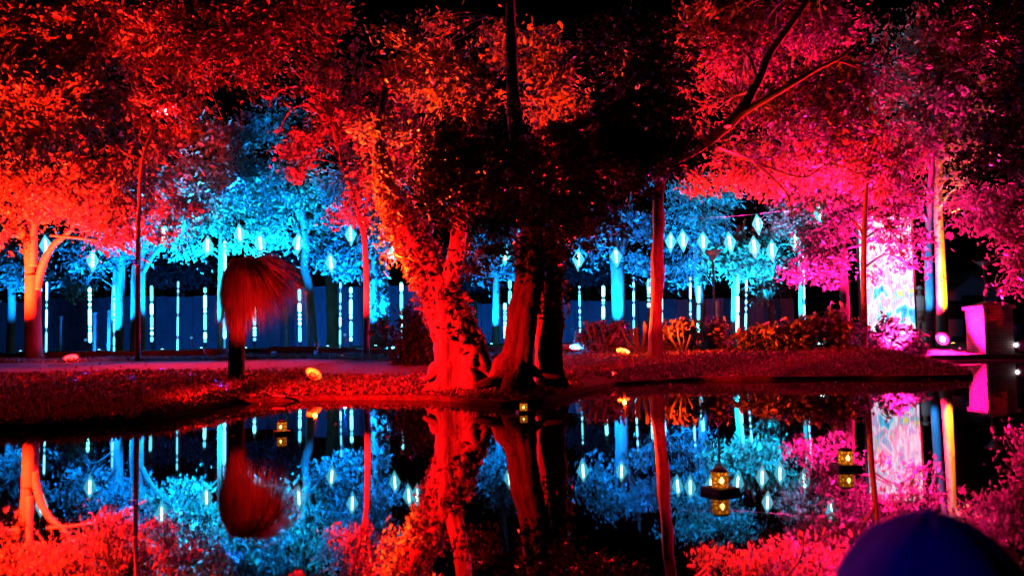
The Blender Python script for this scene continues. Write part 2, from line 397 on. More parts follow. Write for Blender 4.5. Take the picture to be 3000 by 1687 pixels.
# red lit trees, left
tree('spreading_tree', 'big red lit tree at the far left, its thick trunk forked into three glowing stems',
     [[(97, None, 30, 50), (96, 940, 30, 44), (96, 860, 30, 44), (97, 805, 30, 42)],
      [(94, 830, 30, 36), (90, 760, 30, 32), (84, 705, 30, 28), (58, 660, 30, 22), (20, 620, 30, 18), (-60, 560, 30, 12)],
      [(98, 780, 29.9, 26), (99, 720, 29.8, 20), (101, 650, 29.7, 18), (108, 590, 29.7, 14), (130, 480, 29.5, 8)],
      [(110, 850, 29.9, 20), (118, 800, 29.9, 23), (136, 752, 29.8, 20), (160, 715, 29.7, 17), (196, 685, 29.6, 13), (250, 620, 29.3, 10), (330, 540, 29, 6)],
      [(150, 690, 29.6, 8), (250, 700, 28.8, 6), (340, 720, 28.5, 5), (440, 770, 28.2, 3)]],
     [(40, 560, 29.5, 150, 100), (170, 590, 29, 120, 75), (280, 560, 29, 150, 110), (20, 340, 30, 190, 150), (220, 330, 29.5, 200, 150), (400, 470, 29, 140, 110, .8),
      (370, 640, 28.8, 120, 70, .7), (470, 690, 28.5, 80, 45, .5), (330, 710, 28.6, 70, 30, .4), (80, 110, 30, 220, 150), (300, 120, 29.5, 200, 140), (-120, 300, 30, 150, 300), (30, 690, 29.8, 70, 50, .6), (510, 600, 28.5, 80, 60, .6)],
     leaf_px=22, cover=1.15, n=20, bark='smoothbark', rough=0.10, flute=0.03)
tree('slim_tree', 'slim dark trunked tree behind the path, between the red tree and the grass tree',
     [[(403, None, 27.5, 17), (404, 900, 27.5, 15), (404, 760, 27.5, 14), (407, 620, 27.5, 12), (425, 440, 27, 10), (520, 250, 27, 7)]],
     [(560, 140, 27, 200, 140), (740, 90, 27, 180, 130), (480, 330, 27, 100, 100, .7), (880, 60, 28, 150, 110), (760, 230, 27.5, 130, 80, .5)],
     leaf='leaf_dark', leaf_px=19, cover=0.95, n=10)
tree('slim_tree', 'slender reddish trunk tree left of the leaning paperbark, red crown with arching branches',
     [[(1073, None, 30, 20), (1074, 900, 30, 18), (1072, 780, 30, 17), (1066, 690, 30, 16), (1045, 600, 30, 14), (1000, 470, 30, 12)],
      [(1066, 690, 30, 13), (1080, 560, 30, 11), (1110, 420, 30, 9), (1150, 300, 30, 6)],
      [(1000, 470, 30, 14), (960, 340, 29.8, 12), (900, 265, 29.6, 9), (830, 260, 29.5, 6), (790, 300, 29.5, 4)],
      [(960, 360, 29.8, 9), (900, 310, 29.4, 7), (850, 325, 29.3, 5), (820, 380, 29.3, 3)]],
     [(1000, 350, 30, 120, 110), (1150, 420, 29.5, 120, 110), (1010, 220, 30, 150, 90, .4), (1190, 260, 29, 130, 100), (890, 440, 30.5, 80, 60, .8), (860, 490, 30.5, 60, 50, .5), (1080, 560, 30, 90, 80), (1020, 640, 30, 60, 50, .8), (1010, 80, 30, 150, 70, .2)],
     leaf_px=19, cover=1.05, n=12)

# centre paperbarks on the bank
tree('paperbark_tree', 'thick leaning paperbark in the middle, glowing red and orange with leaves up its trunk',
     [[(1352, None, 16.6, 150), (1340, 1030, 16.6, 128), (1325, 960, 16.6, 122), (1300, 890, 16.7, 116), (1268, 820, 16.8, 104), (1235, 760, 17, 92), (1196, 690, 17.2, 80), (1150, 600, 17.5, 66), (1120, 500, 17.8, 50), (1110, 380, 18, 34), (1130, 260, 18.2, 20)],
      [(1400, 1060, 16.4, 44), (1425, 1098, 16.2, 30), (1450, 1116, 16.0, 14)], [(1300, 1065, 16.5, 46), (1270, 1096, 16.3, 28), (1240, 1112, 16.2, 12)], [(1370, 1085, 16.2, 46), (1385, 1118, 15.8, 34), (1395, 1136, 15.5, 16)],
      [(1300, 880, 16.7, 60), (1330, 760, 16.4, 52), (1350, 640, 16.2, 44), (1340, 500, 16, 34), (1310, 380, 16, 22)]],
     [(1150, 520, 17.6, 50, 100), (1185, 640, 17.2, 55, 80), (1120, 400, 18, 70, 80), (1280, 270, 18.5, 110, 60), (1160, 720, 17.2, 40, 50, .6)],
     leaf_px=22, cover=0.95, bark='paperbark', n=64, rough=0.34, flute=0.05,
     sleeves=[([(1315, 930, 16.6, 128), (1268, 820, 16.8, 112), (1235, 760, 17, 100), (1196, 690, 17.2, 92), (1150, 600, 17.5, 84)], 2600, 0.35), ([(1350, 1010, 16.5, 130), (1310, 900, 16.6, 122)], 380, 0.12)])
tree('paperbark_tree', 'dark twin stemmed paperbark with exposed roots at the edge of the pond',
     [[(1508, None, 15.4, 104), (1518, 1040, 15.4, 88), (1530, 950, 15.4, 84), (1545, 850, 15.5, 80), (1556, 740, 15.6, 74), (1560, 620, 15.7, 66), (1545, 500, 15.8, 54), (1515, 380, 15.9, 44), (1500, 230, 16, 34), (1496, 60, 16, 26), (1496, -100, 16, 20)],
      [(1612, None, 16.3, 78), (1606, 1020, 16.2, 74), (1612, 920, 16.2, 76), (1612, 820, 16.1, 80), (1600, 720, 16, 72), (1592, 600, 16, 60), (1620, 470, 16, 46), (1690, 370, 16, 34), (1745, 320, 16, 22), (1830, 260, 16, 12)],
      [(1545, 500, 15.8, 30), (1440, 420, 15.6, 20), (1400, 320, 15.6, 14), (1450, 260, 15.6, 8)],
      [(1500, 1075, 15.3, 40), (1462, 1110, 15.1, 34), (1425, 1122, 14.9, 22), (1385, 1130, 14.8, 10)],
      [(1512, 1090, 15.2, 36), (1500, 1125, 14.8, 24), (1520, 1138, 14.6, 14), (1540, 1142, 14.6, 8)],
      [(1560, 1085, 15.6, 30), (1590, 1100, 15.4, 18), (1640, 1104, 15.3, 8)]],
     [(1340, 470, 14.6, 95, 100), (1310, 600, 14.6, 75, 90, .8), (1430, 600, 14.4, 90, 110, .6), (1570, 560, 14.2, 120, 90, .45), (1700, 570, 14.6, 120, 90, .8), (1740, 660, 14.8, 110, 70, .6), (1660, 690, 14.6, 90, 70, .4),
      (1400, 740, 14.8, 90, 70, .5), (1290, 420, 14.8, 95, 95, .9), (1250, 520, 14.9, 60, 80, .7), (1340, 200, 14.9, 100, 70, .6), (1200, 150, 15, 110, 80, .4), (1400, 540, 14.6, 80, 80, .6), (1560, 470, 14.6, 110, 80, .5), (1720, 480, 14.8, 110, 90, .7), (1950, 160, 15, 90, 130, .6), (1950, 470, 15, 90, 70, .8), (2010, 390, 15, 60, 60, .5), (1390, 330, 15, 90, 80, .6), (1650, 380, 15, 60, 60, .5), (1600, 450, 14.8, 130, 70, .8), (1430, 440, 14.8, 100, 90, .8), (1850, 470, 15, 120, 120, .8), (1900, 330, 15, 120, 150, .7), (1780, 400, 15, 110, 120, .7), (1820, 150, 15, 150, 120, .5)],
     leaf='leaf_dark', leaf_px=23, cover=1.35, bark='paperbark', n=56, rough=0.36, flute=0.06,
     sleeves=[([(1560, 760, 15.6, 100), (1560, 620, 15.7, 92), (1540, 480, 15.8, 70)], 900, 0.5), ([(1612, 930, 16.2, 84), (1606, 740, 16, 86), (1592, 600, 16, 80)], 800, 0.4)])
tree('tall_tree', 'tall red and orange lit tree rising behind the twin stemmed paperbark',
     [[(1590, None, 21, 44), (1588, 900, 21, 40), (1584, 700, 21, 36), (1588, 500, 21, 32), (1590, 300, 21, 26), (1585, 120, 21, 18)],
      [(1588, 520, 21, 24), (1660, 420, 21, 20), (1690, 300, 21, 12)]],
     [(1580, 180, 21, 60, 120), (1600, 320, 21, 75, 90), (1690, 350, 21, 45, 80), (1690, 470, 21, 28, 75), (1470, 170, 21, 40, 90, .8), (1440, 90, 21, 80, 60, .3), (1640, 240, 21, 60, 100, .9), (1570, 650, 20.5, 26, 60, .9), (1420, 290, 21, 70, 60, .6), (1290, 110, 21.5, 110, 80, .22), (1480, 480, 21, 60, 70, .3)],
     leaf_px=19, cover=1.15, n=12)
# right bank
tree('leaning_tree', 'red lit slender tree on the right bank, dark limbs fanning over a wide red crown',
     [[(1920, None, 25, 40), (1921, 980, 25, 37), (1924, 880, 25, 34), (1928, 800, 25, 37), (1927, 730, 25, 34), (1928, 660, 25, 33), (1930, 560, 25, 34), (1950, 480, 25, 34), (2050, 430, 24.6, 32), (2150, 350, 24.4, 30), (2215, 250, 24.2, 26), (2260, 150, 24, 21), (2340, 40, 24, 16), (2400, -60, 24, 12)],
      [(2160, 340, 24.4, 22), (2280, 270, 24, 17), (2380, 210, 23.8, 13), (2460, 170, 23.6, 9), (2520, 120, 23.6, 5)],
      [(2380, 210, 23.8, 10), (2450, 180, 23.7, 7), (2520, 200, 23.6, 4)],
      [(2060, 420, 24.6, 11), (2200, 470, 24.4, 7), (2350, 520, 24.2, 5), (2430, 480, 24, 4), (2540, 520, 24, 3)],
      [(2200, 470, 24.4, 9), (2300, 560, 24.2, 6), (2320, 640, 24.2, 3)]],
     [(2180, 150, 30.5, 140, 140), (2290, 60, 30.5, 170, 110), (2420, 110, 30.5, 120, 90), (2400, 260, 29.5, 170, 110), (2200, 300, 29.5, 110, 80), (2330, 400, 29.5, 190, 100), (2500, 380, 29.5, 150, 120), (2180, 470, 29.5, 130, 70), (2060, 540, 29.5, 70, 50, .6), (2300, 520, 29.5, 180, 70, .9), (2520, 500, 29.5, 120, 80), (2040, 120, 30.5, 80, 120, .5), (2120, 60, 30.5, 100, 80, .6), (2050, 300, 30.5, 70, 110, .35), (2560, 230, 29.5, 100, 90, .7)],
     leaf_px=21, cover=1.05, n=20, rough=0.2, flute=0.04, twig=1.4, bark='bark_shaded')

# blue and cyan lit trees behind
BT = 'blue lit trees beyond the raised bed'
tree('broadleaf_tree', 'blue lit tree half hidden behind the forked red trunk at the far left', [[(30, None, 47, 24), (35, 880, 47, 22), (25, 760, 47, 18), (10, 680, 47, 12)]],
     [(20, 760, 46, 85, 65), (60, 810, 45.5, 55, 40), (-20, 700, 46, 90, 80), (80, 720, 46.5, 60, 50)], 'leaf_silver', leaf_px=19, cover=1.1, group=BT)
tree('broadleaf_tree', 'pale blue twin trunk tree just left of the slim dark trunk', [[(348, None, 44, 30), (350, 900, 44, 27), (354, 780, 44, 25), (362, 690, 44, 18), (350, 600, 44, 10)], [(332, None, 44.5, 18), (334, 880, 44.5, 16), (338, 760, 44.5, 14), (310, 680, 44.5, 8)]],
     [(270, 770, 44, 60, 40), (240, 720, 44, 70, 45), (330, 690, 44, 70, 50), (380, 730, 43.5, 60, 40), (230, 840, 46, 60, 45, .5), (280, 640, 45, 80, 50)], 'leaf_silver', leaf_px=17, cover=1.0, group=BT)
tree('broadleaf_tree', 'cyan lit tree with a wide V fork right behind the slim dark trunk', [[(392, None, 44, 20), (393, 900, 44, 19), (394, 800, 44, 18), (402, 720, 44, 16)], [(418, None, 43.6, 18), (416, 900, 43.6, 18), (416, 810, 43.6, 20), (424, 790, 43.6, 16), (440, 760, 43.6, 15), (458, 735, 43.6, 13), (490, 690, 43.6, 8)], [(418, 800, 43.6, 14), (420, 750, 43.6, 12), (430, 680, 43.6, 8)]],
     [(440, 700, 43, 60, 50), (500, 640, 43.5, 110, 60), (430, 610, 43.5, 90, 60), (520, 720, 43, 60, 40, .7), (480, 560, 44, 90, 60, .8)], 'leaf_silver', leaf_px=17, cover=0.95, group=BT)
tree('conifer', 'tall blue green tree with a straight bright trunk left of the grass tree', [[(644, None, 43, 15), (645, 880, 43, 14), (646, 760, 43, 13), (648, 620, 43, 11), (650, 480, 43, 9), (652, 350, 43, 5)],
      [(648, 760, 43, 7), (600, 720, 43, 6), (560, 690, 43, 3)], [(648, 560, 43, 6), (600, 520, 43, 5), (575, 470, 43, 3)]],
     [(640, 400, 43, 80, 60), (600, 490, 43, 130, 60), (690, 500, 43, 110, 60), (560, 560, 43, 120, 55), (680, 600, 42.6, 140, 60), (770, 690, 42.6, 90, 45), (600, 660, 42.6, 110, 45), (560, 320, 45, 60, 80, .7), (545, 190, 45.5, 45, 90, .5), (700, 400, 44, 110, 60, .8), (780, 560, 43, 80, 60), (560, 420, 44, 90, 60, .7), (720, 720, 42.4, 50, 30, .8), (560, 740, 42.6, 60, 30, .6)], 'leaf_silver', leaf_px=18, cover=0.95, group=BT, twig=1.6)
tree('broadleaf_tree', 'dim blue crooked trunk tree right of the grass tree', [[(916, None, 46, 30), (908, 900, 46, 26), (902, 830, 46, 24), (890, 780, 46, 24), (896, 720, 46, 24), (890, 650, 46, 20), (880, 580, 46, 15), (885, 500, 46, 8)], [(893, 690, 46, 14), (925, 640, 46, 12), (960, 590, 46, 7)], [(888, 640, 46, 13), (860, 600, 46, 10), (830, 560, 46, 6)]],
     [(830, 620, 45, 90, 50), (870, 520, 45.5, 120, 60), (800, 700, 45, 60, 35, .7), (960, 560, 45, 60, 60, .8), (880, 440, 46, 80, 60, .7), (830, 360, 46, 90, 70, .6)], 'leaf_silver', leaf_px=17, cover=0.95, group=BT)
tree('broadleaf_tree', 'bushy cyan tree in front of the corrugated fence, behind two hanging crystals', [[(975, None, 48, 36), (972, 860, 48, 32), (965, 780, 48, 28), (985, 700, 48, 16)], [(965, 790, 48, 22), (930, 730, 48, 14), (910, 690, 48, 8)]],
     [(950, 660, 44, 60, 40), (990, 720, 44, 80, 50), (1020, 640, 44, 80, 60), (960, 770, 44, 55, 35, .8), (1030, 780, 43.5, 60, 40, .8)], 'leaf_silver', leaf_px=17, cover=1.05, group=BT)
tree('broadleaf_tree', 'leaf clad blue trunk tree just right of the slender reddish trunk', [[(1090, None, 41, 26), (1092, 860, 41, 25), (1095, 700, 41, 23), (1085, 580, 41, 16), (1080, 500, 41, 10)], [(1122, None, 41.5, 34), (1122, 860, 41.5, 32), (1120, 700, 41.5, 28), (1130, 560, 41.5, 12)]],
     [(1060, 600, 41, 90, 70), (1090, 520, 41, 100, 70), (1120, 700, 40.5, 50, 50, .7), (1080, 690, 40, 60, 50, .8), (1020, 540, 41, 80, 60)], 'leaf_silver', leaf_px=17, cover=0.95, group=BT,
     sleeves=[([(1092, 1000, 41, 30), (1094, 720, 41, 30)], 300, 0.5), ([(1122, 900, 41, 34), (1120, 720, 41, 34)], 220, 0.5)])
tree('broadleaf_tree', 'slim pale blue trunk tree seen between the leaning and the twin stemmed paperbark', [[(1452, None, 43, 21), (1453, 880, 43, 20), (1455, 760, 43, 19), (1460, 640, 43, 14), (1470, 520, 43, 8)]],
     [(1470, 780, 42, 55, 45), (1430, 720, 43, 60, 50), (1480, 680, 43, 60, 60), (1420, 800, 42.5, 35, 30, .7)], 'leaf_silver', leaf_px=16, cover=0.9, group=BT)
tree('broadleaf_tree', 'stout bright cyan trunk tree left of the red lit slender tree', [[(1812, None, 45, 46), (1812, 920, 45, 40), (1810, 820, 45, 41), (1806, 740, 45, 46), (1800, 690, 45, 34), (1790, 620, 45, 16)], [(1816, 750, 45, 26), (1834, 700, 45, 19), (1846, 640, 45, 12), (1850, 560, 45, 7)], [(1838, 690, 45, 10), (1870, 676, 45, 9), (1915, 660, 45, 6)]],
     [(1850, 660, 44.5, 80, 45), (1900, 690, 44.5, 60, 50), (1850, 760, 44.5, 45, 30), (1780, 660, 44, 60, 50), (1730, 720, 44, 60, 50, .8), (1750, 640, 44, 80, 50, .7), (1890, 790, 45, 40, 40, .6)], 'leaf_silver', leaf_px=17, cover=1.0, group=BT)
tree('broadleaf_tree', 'bright cyan tree with a slim trunk beside the cone headed lamp post', [[(2152, None, 43, 22), (2152, 900, 43, 19), (2153, 800, 43, 18), (2156, 720, 43, 15), (2165, 660, 43, 9)], [(2154, 760, 43, 10), (2190, 725, 43, 7), (2230, 700, 43, 4)], [(2156, 740, 43, 10), (2172, 690, 43, 9), (2184, 640, 43, 6)]],
     [(2120, 740, 42.6, 80, 50), (2190, 730, 42.6, 80, 50), (2220, 780, 43, 70, 40, .8), (2080, 790, 42.6, 50, 30, .7), (2150, 800, 42.4, 70, 25, .8), (2240, 850, 44, 60, 40, .35)], 'leaf_silver', leaf_px=17, cover=1.1, group=BT)
tree('broadleaf_tree', 'feathery deep blue tree behind the row of hanging crystals', [[(2050, None, 50, 30), (2050, 880, 50, 26), (2040, 760, 50, 22), (2050, 640, 50, 14), (2060, 560, 50, 8)], [(2050, 640, 50, 9), (2120, 600, 50, 7), (2180, 590, 50, 3)], [(2045, 700, 50, 9), (2000, 620, 50, 6), (1990, 560, 50, 3)]],
     [(2050, 620, 49, 110, 80), (2000, 560, 49, 80, 50), (2110, 560, 49, 90, 60), (2020, 720, 49, 70, 60, .8), (2080, 680, 49, 80, 60), (1990, 780, 49, 40, 50, .6), (2040, 810, 49, 60, 40, .5)], 'leaf_silver', leaf_px=15, cover=0.95, group=BT, W=0.25, twig=2)
tree('broadleaf_tree', 'spindly teal green tree with upswept branches, left of the pink trees', [[(2346, None, 42, 13), (2346, 900, 42, 13), (2344, 800, 42, 12), (2342, 720, 42, 11), (2330, 650, 42, 7), (2310, 590, 42, 4)], [(2342, 720, 42, 8), (2290, 715, 42, 7), (2270, 740, 42, 4)], [(2342, 715, 42, 7), (2360, 650, 42, 5), (2380, 610, 42, 3)]],
     [(2300, 610, 42, 50, 35), (2320, 660, 42, 60, 30), (2270, 680, 42, 50, 30), (2360, 620, 42, 30, 30, .8), (2250, 760, 43, 60, 40, .6), (2290, 640, 42, 60, 40, .7)], 'leaf_silver', leaf_px=16, cover=0.9, group=BT, twig=1.6)
for px, tops, lab in [(190, [(160, 800, 70, 50), (230, 830, 70, 45), (270, 780, 60, 45)], 'behind the fence left of the first beaded tube'), (470, [(440, 800, 80, 50), (520, 820, 80, 45), (580, 790, 60, 50)], 'behind the fence left of the grass tree'), (830, [(780, 790, 60, 50), (840, 770, 70, 50)], 'behind the fence right of the grass tree'),
                      (1370, [(1340, 800, 70, 60), (1400, 830, 70, 50), (1420, 740, 60, 60)], 'behind the fence between the paperbarks'), (1720, [(1690, 800, 70, 60), (1760, 800, 60, 60)], 'behind the fence right of the twin stemmed paperbark'), (1960, [(1930, 820, 60, 60), (2000, 840, 60, 50)], 'behind the fence past the red lit slender tree'), (2250, [(2220, 850, 80, 50), (2290, 830, 60, 60), (2260, 780, 60, 50)], 'behind the fence left of the pink trees')]:
    tree('background_tree', 'dim blue tree '+lab, [[(px, None, 62, 22), (px+4, 900, 62, 20), (px, 820, 62, 14)]], [(a, b, 61.5, c, e, .9) for a, b, c, e in tops], 'leaf_silver', leaf_px=15, cover=0.9, group='dim trees beyond the fence')
# pink lit trees, right
PT = 'pink lit trees around the glowing screen'
tree('broadleaf_tree', 'pink lit tree with a whitish trunk left of the glowing screen', [[(2478, None, 38, 29), (2475, 900, 38, 27), (2470, 800, 38, 25), (2466, 700, 38, 22), (2468, 600, 38, 18), (2470, 500, 38, 10)], [(2467, 700, 38, 9), (2510, 690, 37.6, 7), (2540, 720, 37.4, 4)], [(2468, 730, 38, 9), (2530, 715, 37.6, 6), (2580, 690, 37.5, 4)]],
     [(2420, 560, 37, 110, 80), (2400, 680, 37, 80, 70), (2400, 790, 36.5, 70, 55), (2450, 780, 37.5, 50, 60, .6), (2520, 560, 37, 110, 80), (2480, 640, 36.5, 60, 60, .8), (2340, 800, 37, 40, 40, .6), (2330, 560, 37.5, 70, 60, .8)], leaf_px=18, cover=1.1, group=PT)
tree('slim_tree', 'thin dark trunk tree standing in front of the glowing screen', [[(2534, None, 27, 18), (2532, 900, 27, 17), (2530, 800, 27, 16), (2532, 700, 27, 15), (2536, 600, 27, 14), (2545, 500, 27, 10), (2570, 420, 27, 6)], [(2533, 720, 27, 9), (2520, 670, 27, 7), (2490, 640, 27, 4)]],
     [(2560, 520, 27.4, 110, 70), (2640, 570, 27.4, 90, 70), (2600, 640, 27.6, 70, 40, .8), (2660, 700, 28, 55, 60, .8), (2590, 690, 28, 30, 40, .4), (2670, 790, 28, 40, 30, .6), (2570, 810, 27.6, 30, 16, .5), (2640, 470, 27.5, 90, 70)], leaf_px=19, cover=0.95, group=PT)
tree('slim_tree', 'smooth blue lit trunk with bare upswept side branches, right of the screen', [[(2727, None, 38.5, 26), (2725, 900, 38.5, 24), (2722, 800, 38.5, 24), (2720, 700, 38.5, 22), (2724, 600, 38.5, 19), (2730, 480, 38.5, 16), (2740, 360, 38.5, 13), (2750, 200, 38.5, 9)],
      [(2718, 650, 38.5, 12), (2690, 610, 38.3, 9), (2640, 575, 38.1, 6), (2605, 548, 38.1, 3)], [(2718, 740, 38.5, 11), (2700, 690, 38.3, 8), (2685, 670, 38.3, 4)], [(2720, 630, 38.5, 10), (2670, 640, 38.3, 7), (2620, 655, 38.1, 3)], [(2728, 500, 38.5, 9), (2700, 450, 38.3, 7), (2690, 420, 38.3, 4)]],
     [(2700, 330, 39, 120, 110), (2780, 230, 39, 110, 120), (2640, 240, 39, 110, 100, .8), (2720, 120, 39, 130, 100, .8), (2740, 440, 39.2, 90, 70, .7), (2660, 420, 39, 90, 70, .7), (2820, 330, 39, 80, 100, .8)], leaf_px=19, cover=0.95, bark='smoothbark', n=14, rough=0.05)
tree('slim_tree', 'amber glowing trunk close beside the blue lit trunk at right', [[(2763, None, 40.5, 32), (2760, 900, 40.5, 30), (2756, 800, 40.5, 28), (2752, 700, 40.5, 26), (2748, 600, 40.5, 24), (2752, 480, 40.5, 18), (2770, 350, 40.5, 12)]],
     [(2790, 540, 39, 60, 40, .6), (2800, 430, 39, 80, 70, .7), (2830, 580, 38, 60, 40, .8)], leaf_px=18, cover=0.9, bark='smoothbark', n=14, rough=0.05)
tree('broadleaf_tree', 'bright pink leaved tree reaching in at the far right beside the brick pier', [[(3120, None, 31, 60), (3110, 880, 31, 50), (3090, 760, 31, 44), (3060, 660, 31, 34), (2990, 600, 31, 18), (2900, 590, 31, 8)], [(3060, 680, 31, 20), (3000, 700, 31, 12), (2960, 720, 31, 6)]],
     [(2860, 600, 31, 80, 45), (2940, 640, 31, 90, 55), (2980, 720, 31, 60, 70), (2990, 800, 31, 40, 60), (2920, 560, 31.5, 90, 40), (3050, 620, 31, 90, 120), (2830, 640, 31.5, 40, 50, .6), (2960, 830, 32, 40, 40, .5)], leaf_px=22, cover=0.95, group=PT)
tree('overhanging_tree', 'unlit dark boughs hanging in from beyond the right edge', [[(3420, None, 21, 90), (3400, 800, 21, 80), (3340, 500, 21, 60), (3200, 300, 21, 34), (3000, 200, 20.6, 14), (2890, 150, 20.4, 6)], [(3340, 520, 21, 34), (3150, 440, 20.6, 18), (2960, 420, 20.4, 8)]],
     [(2940, 120, 20.5, 120, 120, .8), (2960, 320, 20.5, 110, 110, .8), (2960, 480, 20.5, 100, 80, .8), (2880, 420, 20.5, 60, 80, .6), (2860, 60, 20.5, 100, 80, .5), (3080, 300, 20.5, 120, 250)], leaf='leaf_dark', leaf_px=23, cover=0.9)

# grass tree with a skirt of hanging fronds
def grass_tree():
    b = ground(694, 18); root = empty('grass_tree', b, 'grass tree with a shaggy red skirt of drooping fronds on a dark trunk', 'tree')
    mb = MB(); pts = [(b-Vector((0, 0, .1)), S(25, 18)), (b+Vector((0, 0, .05)), S(24, 18)), (P(694, 1040, 18), S(20, 18)), (P(695, 960, 18), S(19, 18)), (P(698, 880, 18), S(20, 18)), (P(704, 800, 18), S(18, 18))]
    pp, rr = smooth_path([p for p, _ in pts], [r for _, r in pts], 10); mb.tube(pp, rr, 24, 0.35, 9.0, 0.05)
    mb.build('trunk', M['bark'], root, smooth=True)
    top = P(706, 770, 18); vs = []; fs = []
    for i in range(3400):
        a = random.uniform(0, 2*math.pi); u = random.random(); right = max(0, math.cos(a))
        reach = S(62+116*right, 18)*(0.3+0.7*u**0.7); el = random.uniform(-.3, .75)*(1-.3*right)
        drop = S(random.uniform(90, 205), 18)*(1.0-0.30*right*u); h = Vector((math.cos(a), math.sin(a)*.8, 0)); s = top+h*S(8, 18)+Vector((0, 0, random.uniform(-.22, .03)))
        p1 = s+h*reach*0.4+Vector((0, 0, reach*.4*math.tan(el)*.5)); p2 = s+h*reach*0.8+Vector((0, 0, -drop*0.28)); p3 = s+h*reach*random.uniform(.9, 1.15)+Vector((random.uniform(-.04, .04), random.uniform(-.03, .03), -drop*random.uniform(.75, 1)))
        w = Vector((-h.y, h.x, 0))*random.uniform(0.004, 0.009); n0 = len(vs)
        for p, k in ((s, .8), (p1, 1), (p2, .9), (p3, .1)): vs += [p-w*k, p+w*k]
        fs += [(n0, n0+1, n0+3, n0+2), (n0+2, n0+3, n0+5, n0+4), (n0+4, n0+5, n0+7, n0+6)]
    for i in range(110):     # stiffer fronds fanning to the right
        a = random.uniform(-0.6, 0.6); el = random.uniform(-0.5, 0.25); ln_ = S(random.uniform(110, 185), 18)
        h = Vector((math.cos(a)*math.cos(el), math.sin(a), math.sin(el))); s = top+Vector((0, 0, random.uniform(-.12, .05)))
        p1 = s+h*ln_*0.5+Vector((0, 0, .03)); p2 = s+h*ln_-Vector((0, 0, ln_*0.3)); w = Vector((0, 0.3, 1))*0.006; n0 = len(vs)
        for p, k in ((s, .8), (p1, 1), (p2, .1)): vs += [p-w*k, p+w*k]
        fs += [(n0, n0+1, n0+3, n0+2), (n0+2, n0+3, n0+5, n0+4)]
    m2 = MB(); m2.add(vs, fs); m2.build('crown', M['dry_frond'], root)
grass_tree()

# shrubs
def shrub(name, label, px, d, w, h, leaf, leaf_px, cnt, W=0.42, stems=9, group=None, top=None):
    b = ground(px, d); root = empty(name, b, label, 'shrub', group); mb = MB(); C = []
    rw, rh = S(w, d)/2, S(h, d)
    for i in range(stems):
        a = random.uniform(0, 2*math.pi); rr = math.sqrt(random.random())*rw
        e = b+Vector((math.cos(a)*rr, math.sin(a)*rr*0.7, rh*random.uniform(.55, 1.0)*(1-0.35*(rr/rw)**2)))
        s = b+Vector((math.cos(a)*rr*0.35, math.sin(a)*rr*0.3, -0.02)); m_ = s.lerp(e, .5)+Vector((random.uniform(-.05, .05), 0, random.uniform(0, .05)))
        pp, r2 = smooth_path([s, m_, e], [0.014, 0.009, 0.004], 4); mb.tube(pp, r2, 5)
        k = cnt//stems; t = rng.random(k)**0.7; pa = np.array([tuple(q) for q in pp]); ii = np.minimum((t*(len(pp)-1)).astype(int), len(pp)-1)
        C.append(pa[ii]+rng.normal(size=(k, 3))*np.array([rw*.2, rw*.16, rh*.08]))
    mb.build('stem', M['bark'], root)
    C = np.concatenate(C); zz = gz(C[:, 0], C[:, 1])+0.02; C[:, 2] = np.maximum(C[:, 2], zz)
    leaf_mesh('foliage', M[leaf], C, S(leaf_px, d)*rng.uniform(.6, 1.3, len(C)), W, (0, 0, .5), root)
SG = 'shrubs along the right bank'
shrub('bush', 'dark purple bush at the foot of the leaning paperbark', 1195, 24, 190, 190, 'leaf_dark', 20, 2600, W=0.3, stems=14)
for px, d, w, h, cnt, lab in [(1740, 29, 110, 110, 420, 'reddish shrub above the white blue floodlight on the right bank'), (1800, 28, 130, 90, 700, 'red lit shrub directly behind the red floodlight on the right bank'),
                              (2010, 27.5, 170, 120, 900, 'large leaved red shrub just right of the red lit slender tree'), (2110, 28, 130, 100, 700, 'purple red shrub in front of the cone headed lamp post'),
                              (2220, 27.5, 170, 90, 1000, 'low purple shrub below the bright cyan slim trunk tree'), (2330, 27, 170, 120, 1100, 'dark purple shrub at the foot of the spindly teal tree'),
                              (2440, 27, 170, 130, 1100, 'deep crimson shrub left of the thin dark trunk'), (2600, 28.5, 190, 140, 1500, 'pink speckled shrub in front of the glowing screen'), (2680, 29, 90, 70, 500, 'small pink shrub at the right foot of the glowing screen')]:
    shrub('bush', lab, px, d, w, h, 'leaf', 20, cnt, stems=12, group=SG)
def paddle_plant(px, d, label, n, hpx, spread):
    """Succulent with thick finger stems."""
    b = ground(px, d); root = empty('succulent_plant', b, label, 'plant', 'succulents on the right bank')
    for i in range(n):
        a = (i+.5)/n*2-1+random.uniform(-.15, .15); hh = S(hpx, d)*random.uniform(.6, 1)
        e = b+Vector((a*S(spread, d), random.uniform(-.2, .2), hh)); m_ = b.lerp(e, .55)+Vector((a*0.08, 0, -0.02))
        mb = MB(); pp, rr = smooth_path([b+Vector((a*.05, random.uniform(-.05, .05), -.03)), m_, e], [0.022, 0.03, 0.026], 5)
        pp.append(pp[-1]+(pp[-1]-pp[-2])*0.5); rr.append(0.008); mb.tube(pp, rr, 9, 0.15, 12); mb.build('stalk', M['leaf'], root, smooth=True)
paddle_plant(1880, 27.2, 'orange glowing succulent with finger stems left of the red lit slender tree', 12, 100, 60)
paddle_plant(1770, 28, 'branching red succulent behind the red floodlight', 8, 120, 60)
paddle_plant(2000, 27, 'tall red succulent spikes right of the red lit slender tree', 5, 120, 50)

